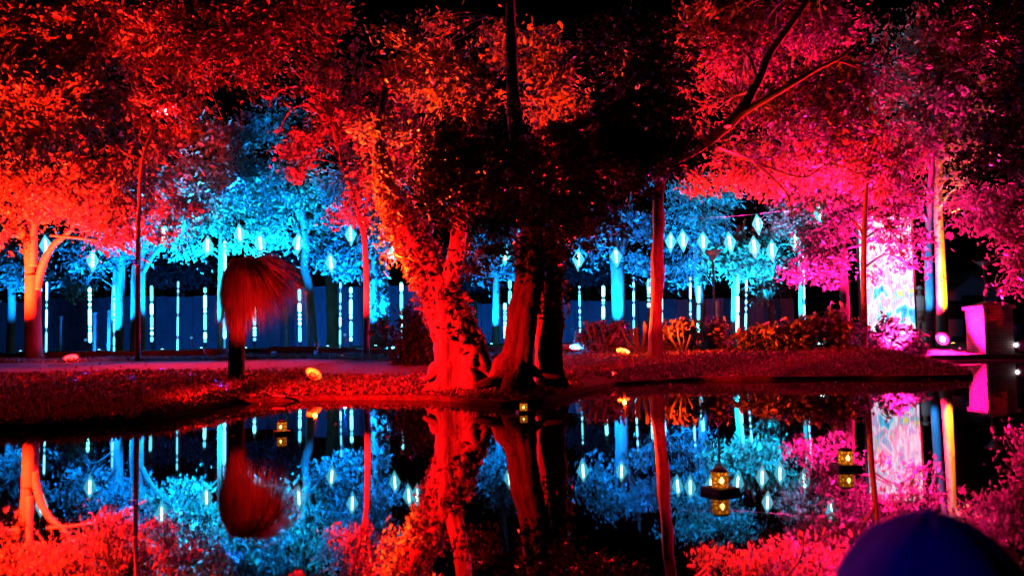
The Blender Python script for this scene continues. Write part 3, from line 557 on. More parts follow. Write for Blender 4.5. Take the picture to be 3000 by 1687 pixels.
# ------------------------------------------------------------------ raised bed edge, fence, buildings
def sleepers():
    px0 = -200; n = 11; edge = [ground(px0+i*(1760-px0)/n, 31.4) for i in range(n+1)]
    root = empty('timber_edging', edge[0], 'long timber edging of the raised bed behind the path', 'edging')
    for i in range(n):
        a, b = edge[i], edge[i+1]; c = (a+b)/2; z = max(float(gz(c.x, KERB_Y+.2)), c.z)
        mb = MB(); mb.box((c.x, KERB_Y, z-0.08), ((b-a).length-0.012, 0.16, 0.26+0.012*(i % 3)), rz=math.atan2(b.y-a.y, b.x-a.x)); mb.build('sleeper', M['timber'], root)
sleepers()
def bench():
    p = ground(858, 30); root = empty('low_bench', p, 'low slatted timber bench on the bed edging right of the grass tree', 'bench')
    L = S(140, 30)
    for j, (dy, z) in enumerate(((-.16, .16), (0, .21), (.16, .21))):
        mb = MB(); mb.box(p+Vector((0, dy, z)), (L*(1 if j else 1.12), .13, .045)); mb.build('slat', M['timber'], root)
    for s in (-1, 1):
        mb = MB(); mb.box(p+Vector((s*L*.44, 0, .07)), (.09, .42, .2)); mb.build('leg', M['timber'], root)
    mb = MB(); mb.lathe(p+Vector((L*.52, -.1, .2)), [(.035, 0), (.05, .03), (.05, .09), (.02, .11)], 12); mb.build('bollard_light', M['grey_metal'], root)
bench()
p = ground(636, 30.2); mb = MB(); mb.lathe(p, [(S(20, 30), 0), (S(26, 30), .03), (S(38, 30), .13), (S(40, 30), .19), (S(36, 30), .2), (S(30, 30), .15)], 24)
tag(mb.build('stone_bowl', M['stone'], smooth=True), 'wide stone bowl on the bed edging left of the grass tree', 'bowl')

def fence(pxa, pxb, d, top_py, label, low_py=None, m='board'):
    a, b = ground(pxa, d), ground(pxb, d); n = max(2, int((b-a).length/0.55)); root = empty('boundary_fence', a, label, 'fence', 'boundary fence behind the lights')
    H = P((pxa+pxb)/2, top_py, d).z
    for i in range(n):
        q = a.lerp(b, (i+.5)/n); w = (b-a).length/n-0.012; z0 = q.z-.05
        hh = H+random.uniform(-.05, .04); mb = MB(); mb.box((q.x, q.y+.012*(i % 2)+random.uniform(0, .02), (z0+hh)/2), (w, .03, hh-z0), rz=random.uniform(-.03, .03)); mb.build('board', M[m], root)
    for i in range(0, n+1, 5):
        q = a.lerp(b, i/n); mb = MB(); mb.box((q.x, q.y-.07, (q.z+H)/2+.03), (.07, .07, H-q.z+.06)); mb.build('post', M['metal'], root)
fence(-250, 75, 56, 885, 'pale creased screen fence at the far left edge', m='tarp')
fence(85, 860, 60, 868, 'dark fence behind the glowing tubes left of the grass tree', m='tarp')
fence(866, 1290, 57, 836, 'tall corrugated fence right of the grass tree')
fence(1296, 2330, 58, 880, 'dark fence behind the paperbarks and the right bank', m='tarp')
def tank(px, w):
    pass
# low bollard posts
for px, y0, y1, d, lab in [(175, 968, 1000, 50, 'short pale post between the red tree and the first bright tube'), (276, 912, 966, 52, 'thin post just behind the leftmost beaded tube'), (318, 906, 990, 51, 'thin post left of the pale blue twin trunk tree'),
                           (840, 895, 985, 49, 'thin pale post under the right edge of the grass tree skirt'), (1395, 880, 960, 50, 'thin post between the two paperbarks'), (2105, 880, 985, 46, 'dull red post right of the cone headed lamp post')]:
    b = ground(px, d); t = P(px, y0 if y0 < 960 else 925, d); mb = MB(); h = t.z-b.z
    mb.lathe(b, [(S(5, d), -.02), (S(5, d), h*.92), (S(6.5, d), h*.93), (S(6.5, d), h*.98), (S(3, d), h)], 10)
    tag(mb.build('marker_post', M['stone']), lab, 'post', 'thin marker posts')

def cone_lamp(px, d, top, label, w=44):
    b = ground(px, d); root = empty('lamp_post', b, label, 'lamp post', 'cone headed lamp posts'); t = P(px, top, d); h = t.z-b.z; r = S(w, d)/2
    mb = MB(); mb.lathe(b, [(.06, -.02), (.06, .04), (.035, .06), (.03, h-r*1.0)], 12); mb.build('pole', M['metal'], root, smooth=False)
    mb = MB(); mb.lathe(b, [(.03, h-r*1.1), (r*.35, h-r*.75), (r*.95, h-.04)], 20); mb.build('lamp_head', M['grey_metal'], root, smooth=True)
    mb = MB(); mb.lathe(b, [(r*1.1, h-.04), (r*1.1, h-.015), (r*.4, h)], 20); mb.build('lamp_cap', M['grey_metal'], root)
cone_lamp(2096, 40, 732, 'cone headed lamp post lit cyan beside the bright cyan tree', 58)
cone_lamp(2894, 44, 765, 'cone headed lamp post lit dull red behind the brick pier', 46)

def brick_mat():
    m, nt, b, ln = nodes('brick')
    tc = N(nt, 'ShaderNodeTexCoord'); mp = N(nt, 'ShaderNodeMapping'); mp.inputs['Rotation'].default_value = (math.radians(90), 0, 0)
    bt = N(nt, 'ShaderNodeTexBrick', Scale=1.0); bt.inputs['Color1'].default_value = (0.40, 0.30, 0.25, 1); bt.inputs['Color2'].default_value = (0.26, 0.17, 0.13, 1); bt.inputs['Mortar'].default_value = (0.12, 0.11, 0.10, 1)
    bt.inputs['Brick Width'].default_value = .22; bt.inputs['Row Height'].default_value = .075; bt.inputs['Mortar Size'].default_value = .008
    sx = N(nt, 'ShaderNodeSeparateXYZ'); cx = N(nt, 'ShaderNodeCombineXYZ'); ad = N(nt, 'ShaderNodeMath', operation='ADD')
    ln(tc.outputs['Object'], sx.inputs[0]); ln(sx.outputs[0], ad.inputs[0]); ln(sx.outputs[1], ad.inputs[1]); ln(ad.outputs[0], cx.inputs[0]); ln(sx.outputs[2], cx.inputs[1]); ln(cx.outputs[0], bt.inputs['Vector'])
    ln(bt.outputs['Color'], b.inputs['Base Color']); bp = N(nt, 'ShaderNodeBump', Strength=.8, Distance=.02); bp.invert = True; ln(bt.outputs['Fac'], bp.inputs['Height']); ln(bp.outputs[0], b.inputs['Normal'])
    b.inputs['Roughness'].default_value = .9
    return m
M['brick'] = brick_mat()
def brick_pier():
    d = 36.2; b = ground(2902, d); rz = math.radians(5); root = empty('brick_pier', b, 'square brick pier with a pyramid cap, left face lit pink', 'pier', rz=rz)
    w = S(88, d); top = P(2902, 905, d).z
    mb = MB(); mb.box((b.x, b.y, (b.z-.05+top)/2), (w, w, top-b.z+.05), rz); mb.build('wall', M['brick'], root)
    mb = MB(); mb.box((b.x, b.y, top+.035), (w*1.14, w*1.14, .09), rz); mb.build('coping', M['stone'], root)
    mb = MB(); mb.box((b.x, b.y, top+.15), (w*1.08, w*1.08, .14), rz, taper=0.12); mb.build('cap', M['stone'], root)
brick_pier()
def house():
    d = 66; b = ground(2850, d); root = empty('house', b, 'pale gabled house far behind the lamp post at right', 'house'); w, dp = S(150, d), 4.0
    zt, ze = P(2850, 800, d).z, P(2850, 860, d).z; c = Vector((b.x, b.y+dp/2, 0)); z0 = b.z-.3
    mb = MB(); vs = []
    for y in (b.y, b.y+dp): vs += [(b.x-w/2, y, z0), (b.x+w/2, y, z0), (b.x+w/2, y, ze), (b.x, y, zt), (b.x-w/2, y, ze)]
    mb.add(vs, [(0, 1, 2, 3, 4), (9, 8, 7, 6, 5), (0, 5, 6, 1), (1, 6, 7, 2), (4, 9, 5, 0)]); wl = mb.build('wall', M['render_wall'], root)
    mb = MB()
    for s in (-1, 1):
        e = Vector((b.x+s*w*.56, 0, ze-(zt-ze)*.12)); r = Vector((b.x, 0, zt)); q = [(e.x, b.y-.25, e.z), (r.x, b.y-.25, r.z), (r.x, b.y+dp+.25, r.z), (e.x, b.y+dp+.25, e.z)]
        mb.add([(x, y, z+.02) for x, y, z in q]+[(x, y, z+.12) for x, y, z in q], [(0, 1, 2, 3), (7, 6, 5, 4), (0, 4, 5, 1), (1, 5, 6, 2), (2, 6, 7, 3), (3, 7, 4, 0)])
    mb.build('roof', M['roof_tile'], root)
    mb = MB(); mb.box((b.x+w*.02, b.y-.03, b.z+.95), (1.0, .06, 2.1)); mb.build('door', M['metal'], wl)
    mb = MB(); mb.box((b.x-w*.3, b.y-.03, b.z+1.3), (.8, .06, .9)); mb.build('window', M['metal'], wl)
house()
def block():
    d = 92; b = ground(925, d); root = empty('far_building', b, 'dim brownish building far behind the crooked blue trunk', 'building'); zt = P(925, 560, d).z; w = S(130, d)
    mb = MB(); mb.box((b.x, b.y+2, (zt+b.z)/2), (w, 4, zt-b.z)); wl = mb.build('wall', M['render_wall'], root)
    for i in range(2):
        for j in range(3):
            mb = MB(); mb.box((b.x+(i-.5)*w*.45, b.y-.02, b.z+3+j*2.4), (.9, .06, 1.2)); mb.build('window', M['metal'], wl)
    mb = MB(); mb.box((b.x, b.y+2, zt+.1), (w*1.04, 4.2, .2)); mb.build('roof', M['stone'], root)
block()

# projection screen; the projector's light is put into the strips' emission
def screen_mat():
    m, nt, b, ln = nodes('flower_projection_glow')
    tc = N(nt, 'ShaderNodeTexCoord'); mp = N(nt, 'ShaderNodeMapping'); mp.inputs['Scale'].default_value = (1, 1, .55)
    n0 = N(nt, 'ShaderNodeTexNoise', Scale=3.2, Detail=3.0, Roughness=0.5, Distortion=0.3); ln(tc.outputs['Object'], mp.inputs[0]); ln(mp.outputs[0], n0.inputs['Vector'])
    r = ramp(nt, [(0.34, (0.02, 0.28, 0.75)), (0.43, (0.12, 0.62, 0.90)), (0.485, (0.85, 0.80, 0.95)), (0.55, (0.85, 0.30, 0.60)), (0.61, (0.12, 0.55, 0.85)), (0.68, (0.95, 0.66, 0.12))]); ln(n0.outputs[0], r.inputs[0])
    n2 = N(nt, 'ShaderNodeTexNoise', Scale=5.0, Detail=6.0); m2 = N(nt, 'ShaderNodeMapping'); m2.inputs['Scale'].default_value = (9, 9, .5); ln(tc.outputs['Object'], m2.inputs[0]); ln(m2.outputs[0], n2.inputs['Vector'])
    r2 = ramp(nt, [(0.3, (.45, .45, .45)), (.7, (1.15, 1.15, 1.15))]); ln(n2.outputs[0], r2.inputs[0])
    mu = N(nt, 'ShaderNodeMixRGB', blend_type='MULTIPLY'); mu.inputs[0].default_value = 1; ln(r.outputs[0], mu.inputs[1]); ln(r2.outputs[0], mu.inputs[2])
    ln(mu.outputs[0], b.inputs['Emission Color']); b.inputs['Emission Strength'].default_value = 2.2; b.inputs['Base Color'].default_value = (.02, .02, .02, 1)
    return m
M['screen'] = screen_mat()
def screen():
    d = 42; b = ground(2606, d); rz = math.radians(-8); root = empty('projection_screen', b, 'tall glowing screen of hanging strips, projected pink, white and blue flowers painted as its glow', 'screen', rz=rz)
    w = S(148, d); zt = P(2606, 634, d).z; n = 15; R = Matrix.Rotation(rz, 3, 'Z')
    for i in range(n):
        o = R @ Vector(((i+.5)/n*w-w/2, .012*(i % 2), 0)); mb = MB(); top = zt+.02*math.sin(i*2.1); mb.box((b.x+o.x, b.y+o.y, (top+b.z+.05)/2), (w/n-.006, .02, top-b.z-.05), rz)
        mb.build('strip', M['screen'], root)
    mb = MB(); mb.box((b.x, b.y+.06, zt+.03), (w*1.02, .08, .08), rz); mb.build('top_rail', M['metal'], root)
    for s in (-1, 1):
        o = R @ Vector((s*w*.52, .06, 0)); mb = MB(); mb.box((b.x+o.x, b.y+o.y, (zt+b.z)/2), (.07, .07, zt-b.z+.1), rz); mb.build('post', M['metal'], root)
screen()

# ------------------------------------------------------------------ lights of the show and added floodlights
ORD = ['first', 'second', 'third', 'fourth', 'fifth', 'sixth', 'seventh', 'eighth', 'ninth', 'tenth', 'eleventh', 'twelfth', 'thirteenth', 'fourteenth', 'fifteenth', 'sixteenth', 'seventeenth', 'eighteenth', 'nineteenth', 'twentieth', 'twenty-first', 'twenty-second', 'twenty-third', 'twenty-fourth', 'twenty-fifth', 'twenty-sixth', 'twenty-seventh', 'twenty-eighth', 'twenty-ninth', 'thirtieth']
def crystal_proto():
    r, h1, h2 = .5, .85, 1.0      # unit crystal, scaled per lantern
    mb = MB(); n = 6; ring = [(r*math.cos(math.pi*2*i/n), r*math.sin(math.pi*2*i/n), 0) for i in range(n)]
    mb.add(ring+[(0, 0, h1), (0, 0, -h2)], [(i, (i+1) % n, n) for i in range(n)]+[((i+1) % n, i, n+1) for i in range(n)])
    me = bpy.data.meshes.new('shade'); me.from_pydata(mb.v, [], mb.f); me.materials.append(M['crystal'])
    fr = MB()
    for i in range(n):
        a, b2 = Vector(ring[i]), Vector(ring[(i+1) % n])
        for q in ((a, b2), (a, Vector((0, 0, h1))), (a, Vector((0, 0, -h2)))): fr.tube(q, [.022, .022], 4)
    mf = bpy.data.meshes.new('frame'); mf.from_pydata(fr.v, [], fr.f); mf.materials.append(M['crystal_frame'])
    co = MB(); co.lathe((0, 0, 0), [(.05, -.55), (.1, -.45), (.1, .4), (.05, .5)], 8); mc = bpy.data.meshes.new('light_core'); mc.from_pydata(co.v, [], co.f); mc.materials.append(M['crystal_core'])
    wi = MB(); wi.tube([(0, 0, .83), (0.02, 0, 2.6)], [.012, .012], 4); mw = bpy.data.meshes.new('hanging_wire'); mw.from_pydata(wi.v, [], wi.f); mw.materials.append(M['metal'])
    return me, mf, mc, mw
CM = crystal_proto()
k_ = 3000/2576
crystals = [(115, 617, 37, 'between the right stem and the trunk of the forked red tree'), (233, 655, 38, None), (412, 590, 36, 'highest on the left, in front of the red crown'), (522, 617, 39, None), (603, 588, 39, None), (655, 612, 39, 'touching the top of the grass tree skirt'), (750, 611, 38, 'fully visible beside the dim blue crooked trunk'), (832, 660, 38, 'lowest on the left, under the bushy cyan tree'), (882, 590, 39, None), (988, 640, 38, None), (1022, 607, 38, None), (1042, 603, 39, None), (1272, 640, 38, None), (1455, 652, 38, None),
            (1550, 645, 39, 'in front of the stout cyan trunk'), (1687, 607, 38, 'first right of the red lit slender trunk'), (1718, 603, 38, 'second right of the red lit slender trunk'), (1769, 607, 37, 'above left of the cone headed lamp post'), (1836, 609, 38, 'directly above the bright cyan slim trunk tree'), (1906, 563, 37, None), (1897, 619, 38.5, None), (1942, 628, 38, 'lowest in the right cluster'), (2001, 606, 39, 'beside the spindly teal tree'), (2062, 537, 37, 'highest of all, against the pink crown')]
for i, (px, py, d, note) in enumerate(crystals):
    c = P(px*k_, py*k_, d); s = S(36, d)*random.uniform(.95, 1.05)
    lab = ('cyan crystal lantern '+note) if note else ORD[i]+' cyan crystal lantern from the left among the hanging row'
    root = empty('crystal_lantern', c, lab, 'lantern', 'crystal lanterns hanging among the trees', rz=random.uniform(0, 1)); root.scale = (s, s, s); root.rotation_euler = (random.uniform(-.1, .1), random.uniform(-.14, .14), random.uniform(0, 1.5))
    sh_ = link(bpy.data.objects.new('shade', CM[0]), root)
    for nm, me in zip(('frame', 'light_core'), CM[1:3]): link(bpy.data.objects.new(nm, me), sh_)
    link(bpy.data.objects.new('hanging_wire', CM[3]), root)
def wire(a, b, label, sag=.15):
    m_ = MB(); pts = [Vector(a).lerp(Vector(b), t/16)-Vector((0, 0, sag*4*(t/16)*(1-t/16))) for t in range(17)]; m_.tube(pts, [.006]*17, 4)
    tag(m_.build('support_wire', M['grey_metal']), label, 'wire')
wire(P(1960, 640, 37.5), P(2500, 580, 36.8), 'thin wire carrying the right hand crystals between the trees')
wire(P(640, 660, 39), P(1060, 655, 39), 'thin wire carrying crystals right of the grass tree')

TUBES = [(135, 826, 1030, 33, 1, 'behind the right stem of the forked red tree'), (264, 842, 1003, 46, 0, 'leftmost of the beaded ones, alone right of the red tree'), (334, 826, 1030, 33, 1, 'left edge of the pale blue twin trunk'), (445, 837, 1001, 46, 0, 'beaded, right of the V forked tree'), (520, 824, 1028, 33, 1, 'thin, between two beaded tubes'), (601, 842, 1003, 46, 0, 'beaded, left of the straight bright trunk'),
         (658, 700, 992, 42.5, 2, 'strapped to the straight bright trunk'), (746, 878, 998, 46, 0, 'below the middle of the grass tree skirt'), (879, 839, 1001, 46, 0, 'beaded, right edge of the grass tree skirt'), (996, 826, 1008, 38, 1, 'thin, leaning in front of the corrugated fence'), (1028, 842, 999, 46, 0, 'beaded, before the slender reddish trunk'), (1176, 828, 1000, 42, 0, 'behind the dark purple bush'),
         (1480, 888, 990, 42, 0, 'beside the left edge of the twin stemmed paperbark'), (1494, 820, 890, 40, 2, 'touching the red edge of the twin stemmed paperbark'), (1700, 838, 975, 38, 1, 'right of the twin stemmed paperbark'), (1767, 837, 990, 46, 0, 'beaded, left of the stout cyan trunk'), (1857, 812, 985, 38, 1, 'right of the stout cyan trunk'), (1900, 820, 900, 46, 0, 'peeping past the left side of the red slender trunk'),
         (1938, 860, 985, 36, 2, 'hugging the right side of the red slender trunk'), (2023, 812, 975, 40, 1, 'dim, left of the beaded tube before the lamp post'), (2046, 833, 976, 46, 0, 'beaded, left of the cone headed lamp post'), (2160, 800, 975, 42.2, 2, 'strapped to the bright cyan slim trunk'), (2184, 815, 965, 40, 1, 'right of the bright cyan slim trunk'), (2357, 720, 975, 41.3, 1, 'tall, strapped to the spindly teal tree')]
for px, y0, y1, d, kind, note in TUBES:
    b = ground(px, d); t = P(px+random.uniform(-3, 3), y0, d); root = empty('light_tube', b, 'glowing vertical light tube '+note, 'light tube', 'vertical light tubes')
    r = S((9.5, 7, 10)[kind], d)/2; lo = max(P(px, y1, d).z, b.z+.02)
    bb = Vector((b.x, b.y, b.z)); ax = t-bb
    mb = MB(); mb.tube([bb-Vector((0, 0, .05)), t], [r*.55, r*.55], 8); rod = mb.build('rod', M['tube_dim' if kind else 'metal'], root)
    u = max(0, (lo-b.z)/max(ax.z, .01)); q = u
    while q < .985:
        ln_ = random.choice((random.uniform(.03, .08), random.uniform(.12, .3))) if kind != 2 else random.uniform(.15, .35)
        e = min(q+ln_, 1.0); a_, b_ = bb+ax*q, bb+ax*e; h = (b_-a_).length
        mb = MB(); rr = r*(1.0 if kind != 1 else .85); k = min(rr, h*.4)
        mb.lathe(a_, [(rr*.6, 0), (rr, k), (rr, h-k), (rr*.6, h)], 8, axis=ax.normalized()); mb.build('lit_segment', M[random.choice(('tube_lit', 'tube_lit', 'tube_soft')) if kind == 0 else random.choice(('tube_blue', 'tube_soft'))], rod)
        q = e+random.uniform(.004, .035)*(1 if kind != 1 else 1.8)

HOT = (1, .028, .002)
RED, CYAN, BLUE, MAG, PINK, AMBER = (1, .003, .005), (.001, .23, 1), (.02, .04, 1), (1, .002, .12), (1, .008, .22), (1, .24, .004)
def flood(px, d, color, watt, target, label, angle=150, lens=(1, .25, .05), ls=20.0, size=1.0, lift=.1, blend=.6, face=None, spill=0):
    b = ground(px, d); root = empty('floodlight', b, label, 'floodlight', 'floodlights on the ground')
    c = b+Vector((0, 0, lift*size)); T = P(*target); dv = (T-c).normalized(); fd = (face or dv)
    fd = Vector(fd).normalized()
    mb = MB(); mb.lathe(c-fd*.07*size, [(.03*size, -.02*size), (.05*size, 0), (.055*size, .06*size)], 14, axis=fd); hs = mb.build('housing', M['metal'], root)
    mb = MB(); mb.lathe(c, [(.05*size, -.004), (.05*size, .004*size), (.03*size, .012*size)], 14, axis=fd); mb.build('lens', glow('lens_glow', lens, ls), hs)
    mb = MB(); mb.tube([b+Vector((-.06*size, 0, 0)), b+Vector((-.065*size, 0, lift*size))], [.008, .008], 5); mb.tube([b+Vector((.06*size, 0, 0)), b+Vector((.065*size, 0, lift*size))], [.008, .008], 5); mb.box(b+Vector((0, 0, .008)), (.16*size, .1*size, .016)); mb.build('bracket', M['metal'], root)
    l = bpy.data.lights.new('flood_beam', 'SPOT'); l.energy = watt; l.color = color; l.spot_size = math.radians(angle); l.spot_blend = blend; l.shadow_soft_size = .05
    o = link(bpy.data.objects.new('flood_beam', l), root); o.location = c+dv*.04-b; o.rotation_euler = dv.to_track_quat('-Z', 'Y').to_euler()
    if spill:  # added dish and point lamp, standing in for the halo round the lens
        mb = MB(); mb.lathe(c-fd*.03*size, [(.05*size, 0), (.085*size, .02*size), (.115*size, .05*size), (.118*size, .045*size), (.085*size, .012*size), (.05*size, -.008*size)], 20, axis=fd); mb.build('halo_dish', M['white'], hs, smooth=True)
        l2 = bpy.data.lights.new('flood_spill', 'POINT'); l2.energy = spill; l2.color = color; l2.shadow_soft_size = .03
        o2 = link(bpy.data.objects.new('flood_spill', l2), root); o2.location = c+fd*.05+Vector((0, 0, .04))-b
    return root
up = lambda px, d, py=300: (px, py, d)
toc = Vector((0, -1, .35))
# red
flood(208, 27.8, RED, 46000, (170, 380, 28.2), 'red floodlight on the path edge right of the forked red trunk', 104, (1, .010, .002), 6, 1.2, .07, face=(.1, -.5, 1), spill=70)
flood(-160, 27, (1, .011, .002), 90000, (20, 200, 29.5), 'red floodlight beyond the left edge of the bank', 110, (1, .22, .04), 7, 1.2)
flood(918, 19, HOT, 46000, (1150, 600, 17.6), 'slanted red floodlight on the bank right of the grass tree', 66, (1, .010, .002), 6, 1.05, .08, face=(.6, -.5, .8), spill=22)
flood(1640, 18.8, (1, .016, .002), 34000, (1610, 330, 20.6), 'red floodlight hidden behind the twin stemmed paperbark', 72, (1, .22, .04), 7)
flood(1825, 25.6, HOT, 14000, (1930, 930, 25.8), 'orange red floodlight in front of the succulents on the right bank', 100, (1, .014, .002), 7, 1.15, .07, face=(.15, -.45, 1), spill=90)
flood(2260, 33, RED, 85000, (2290, 160, 30.5), 'red floodlight sunk in the right bank below the red crown', 105, (1, .35, .12), 4, .8, .03)
flood(1000, 28.3, RED, 42000, (1030, 350, 29.6), 'red floodlight at the foot of the slender reddish trunk', 90, (1, .35, .12), 6, .8, .05)
def stand_light(p, h, color, watt, T, label, angle=70, blend=.7):
    root = empty('stand_floodlight', p, label, 'floodlight', 'floodlights on stands'); c = p+Vector((0, 0, h)); dv = (T-c).normalized()
    mb = MB(); mb.tube([p+Vector((0, 0, .25)), c], [.016, .014], 8); mb.build('pole', M['metal'], root)
    for a in (0.3, 2.4, 4.5):
        mb = MB(); mb.tube([p+Vector((0, 0, .4)), p+Vector((.3*math.cos(a), .3*math.sin(a), .0))], [.011, .011], 6); mb.build('leg', M['metal'], root)
    mb = MB(); mb.lathe(c-dv*.08, [(.05, -.06), (.09, 0), (.1, .07)], 16, axis=dv); hs = mb.build('housing', M['metal'], root)
    mb = MB(); mb.lathe(c-dv*.01, [(.09, 0), (.09, .006), (.05, .012)], 16, axis=dv); mb.build('lens', glow('stand_lens', color, 6), hs)
    l = bpy.data.lights.new('flood_beam', 'SPOT'); l.energy = watt; l.color = color; l.spot_size = math.radians(angle); l.spot_blend = blend; l.shadow_soft_size = .06
    o = link(bpy.data.objects.new('flood_beam', l), root); o.location = c+dv*.05-p; o.rotation_euler = dv.to_track_quat('-Z', 'Y').to_euler()
stand_light(ground(-420, 10.0), 1.3, RED, 21000, P(1160, 960, 17), 'red floodlight on a tripod just beyond the left end of the bank', 45, 1.0)
stand_light(Vector((-2.6, -.6, .07)), 1.0, (.10, .03, 1), 90, P(2716, 1600, .95), 'added unseen blue floodlight on a tripod on the near bank', 50)  # added out of view to light the blue cap
def added_clamp_light(pt, color, watt, target, label, angle=80):
    c = P(*pt); T = P(*target); dv = (T-c).normalized(); root = empty('added_clamp_floodlight', c, label, 'floodlight', 'added floodlights clamped in the branches')
    mb = MB(); mb.lathe(c-dv*.1, [(.03, -.05), (.07, 0), (.08, .09)], 14, axis=dv); hs = mb.build('housing', M['metal'], root)
    mb = MB(); mb.lathe(c-dv*.004, [(.07, 0), (.07, .004), (.03, .008)], 14, axis=dv); mb.build('lens', glow('clamp_lens', color, .2), hs)
    mb = MB(); mb.tube([c-dv*.1, c-dv*.12+Vector((0, 0, .16))], [.012, .012], 6); mb.build('clamp', M['metal'], root)
    l = bpy.data.lights.new('flood_beam', 'SPOT'); l.energy = watt; l.color = color; l.spot_size = math.radians(angle); l.spot_blend = .9; l.shadow_soft_size = .06
    o = link(bpy.data.objects.new('flood_beam', l), root); o.location = dv*.03; o.rotation_euler = dv.to_track_quat('-Z', 'Y').to_euler()
added_clamp_light((480, 320, 26.6), RED, 10000, (520, 1150, 16.5), 'added red floodlight clamped in the slim dark trunked tree, aimed down at the bank', 100)  # added to redden the left bank from above
added_clamp_light((2130, 372, 24.2), (1, .006, .06), 2800, (2200, 1080, 22.6), 'added red floodlight clamped under the limb of the leaning tree, aimed down at the bank', 110)  # added to light the right bank and its shrubs
DEEP = (.001, .16, 1)
added_clamp_light((430, 600, 44), DEEP, 14000, (420, 1010, 43), 'added blue floodlight clamped high in the V forked cyan tree', 116)  # added, like the next three, to turn the ground among the tubes blue
added_clamp_light((700, 520, 43), DEEP, 14000, (730, 1010, 42), 'added blue floodlight clamped high in the tall blue green tree', 116)
added_clamp_light((1080, 560, 41), DEEP, 14000, (1130, 1010, 40), 'added blue floodlight clamped in the leaf clad blue trunk tree', 116)
added_clamp_light((1850, 600, 45), DEEP, 11000, (1850, 1010, 44), 'added blue floodlight clamped in the stout cyan trunk tree', 116)
for px, lab in ((330, 'left'), (800, 'middle'), (1300, 'centre'), (1750, 'right')):
    flood(px, 50, DEEP, 1500, (px, 850, 58), 'added blue floodlight washing the '+lab+' stretch of the dark fence', 140, (.1, .5, 1), 4, .8, .06)  # added to lift the fence from black to blue
flood(770, 15.9, RED, 700, (725, 840, 18), 'added small red floodlight in the grass in front of the grass tree', 46, (1, .05, .02), 1, .7, .05)  # added to brighten the frond skirt
flood(1800, 20.6, RED, 5200, (1622, 840, 16.2), 'added small red floodlight on the right bank aimed back at the twin stemmed paperbark', 44, (1, .03, .01), .6, .7, .05)  # added to redden the right stem
for px, lab in ((250, 'behind the edging right of the forked red tree'), (560, 'behind the edging left of the grass tree'), (1010, 'behind the edging before the slender reddish trunk')):
    flood(px, 35, DEEP, 900, (px, 1040, 30.4), 'added raised blue floodlight '+lab, 120, (.1, .5, 1), .5, .7, .5)  # added to light the top of the edging blue
flood(1868, 22.4, RED, 1700, (1926, 850, 25), 'added small red floodlight on the right bank in front of the red lit slender tree', 40, (1, .03, .01), .6, .7, .05)  # added to brighten the slender trunk
# magenta and pink
flood(2762, 37.4, MAG, 34000, (2700, 700, 30), 'dazzling magenta floodlight facing the pond before the amber trunk', 142, (1, .3, 1), 14, 1.7, .16, face=toc, spill=25, blend=.5)
flood(2652, 27.2, PINK, 34000, (2520, 540, 30.5), 'small pinkish white floodlight in front of the glowing screen', 84, (1, .75, 1), 12, 1.0, .05, face=(-.2, -.6, 1), spill=200)
flood(2430, 34.6, PINK, 32000, (2440, 560, 35.6), 'pink floodlight hidden in the shrubs left of the screen', 92, (1, .5, .8), 6, .8, .06)
flood(2690, 40.2, (1, .005, .06), 45000, (2710, 230, 39.2), 'added crimson floodlight behind the smooth blue lit trunk', 84, (1, .1, .2), 4, .8, .05)  # added for the crown that the magenta floodlight misses
flood(2812, 37.2, MAG, 55, (2880, 940, 36.2), 'added little magenta floodlight beside the brick pier', 120, (1, .1, .6), 3, .6, .05)  # added to light the pier apart from the big magenta floodlight
# amber and blue on the pair of trunks
flood(2792, 39.2, AMBER, 26000, (2754, 680, 40.4), 'amber floodlight at the foot of the amber trunk', 46, (1, .6, .1), 8, .8, .06)
flood(2650, 36.6, (.02, .26, 1), 5000, (2721, 790, 38.5), 'blue floodlight at the foot of the smooth blue lit trunk', 40, (.3, .6, 1), 8, .8, .06)
# cyan
for px, d, w, tgt, lab in [(60, 44, 3500, (20, 740, 46), 'behind the forked red trunk'), (290, 42.6, 5000, (330, 720, 44), 'left of the pale blue twin trunk'), (475, 42.2, 6000, (470, 620, 43.5), 'right of the V forked cyan tree'), (590, 41.5, 9500, (630, 480, 43), 'left of the straight bright trunk'), (720, 41.5, 9500, (700, 560, 43), 'right of the straight bright trunk'),
                           (960, 42.8, 6000, (960, 660, 44), 'before the bushy cyan tree'), (1100, 39.6, 5000, (1080, 580, 41), 'before the leaf clad blue trunk'), (1440, 41.6, 3500, (1460, 740, 43), 'between the two paperbarks'),
                           (1770, 43.2, 5000, (1830, 680, 44.7), 'left of the stout cyan trunk'), (1990, 46.8, 7000, (2050, 620, 49), 'under the feathery deep blue tree'), (2120, 41.4, 5500, (2160, 740, 43), 'before the bright cyan slim trunk tree'), (2320, 40.6, 3000, (2310, 650, 42), 'before the spindly teal tree')]:
    flood(px, d, (.004, .42, .85) if px in (590, 720, 2120, 2320) else CYAN, w*3.8, tgt, 'cyan floodlight '+lab, 80, (.3, .9, 1), 6, .8, .06)
flood(1148, 31.9, CYAN, 500, (1120, 800, 40), 'small cyan floodlight on the bed edging left of the leaning paperbark', 160, (.3, .8, 1), 9, 1.1, .05, face=(0, -.4, 1), spill=40)
flood(1690, 29.6, CYAN, 700, (1760, 800, 40), 'bright blue white floodlight on the right bank beside the twin stemmed paperbark', 165, (.3, .8, 1), 9, 1.4, .06, face=(.0, -.4, 1), spill=60)
flood(2405, 27.5, CYAN, 260, (2340, 850, 36), 'cyan floodlight low among the purple shrubs', 120, (.5, .95, 1), 20, 1.0, .08, face=toc)

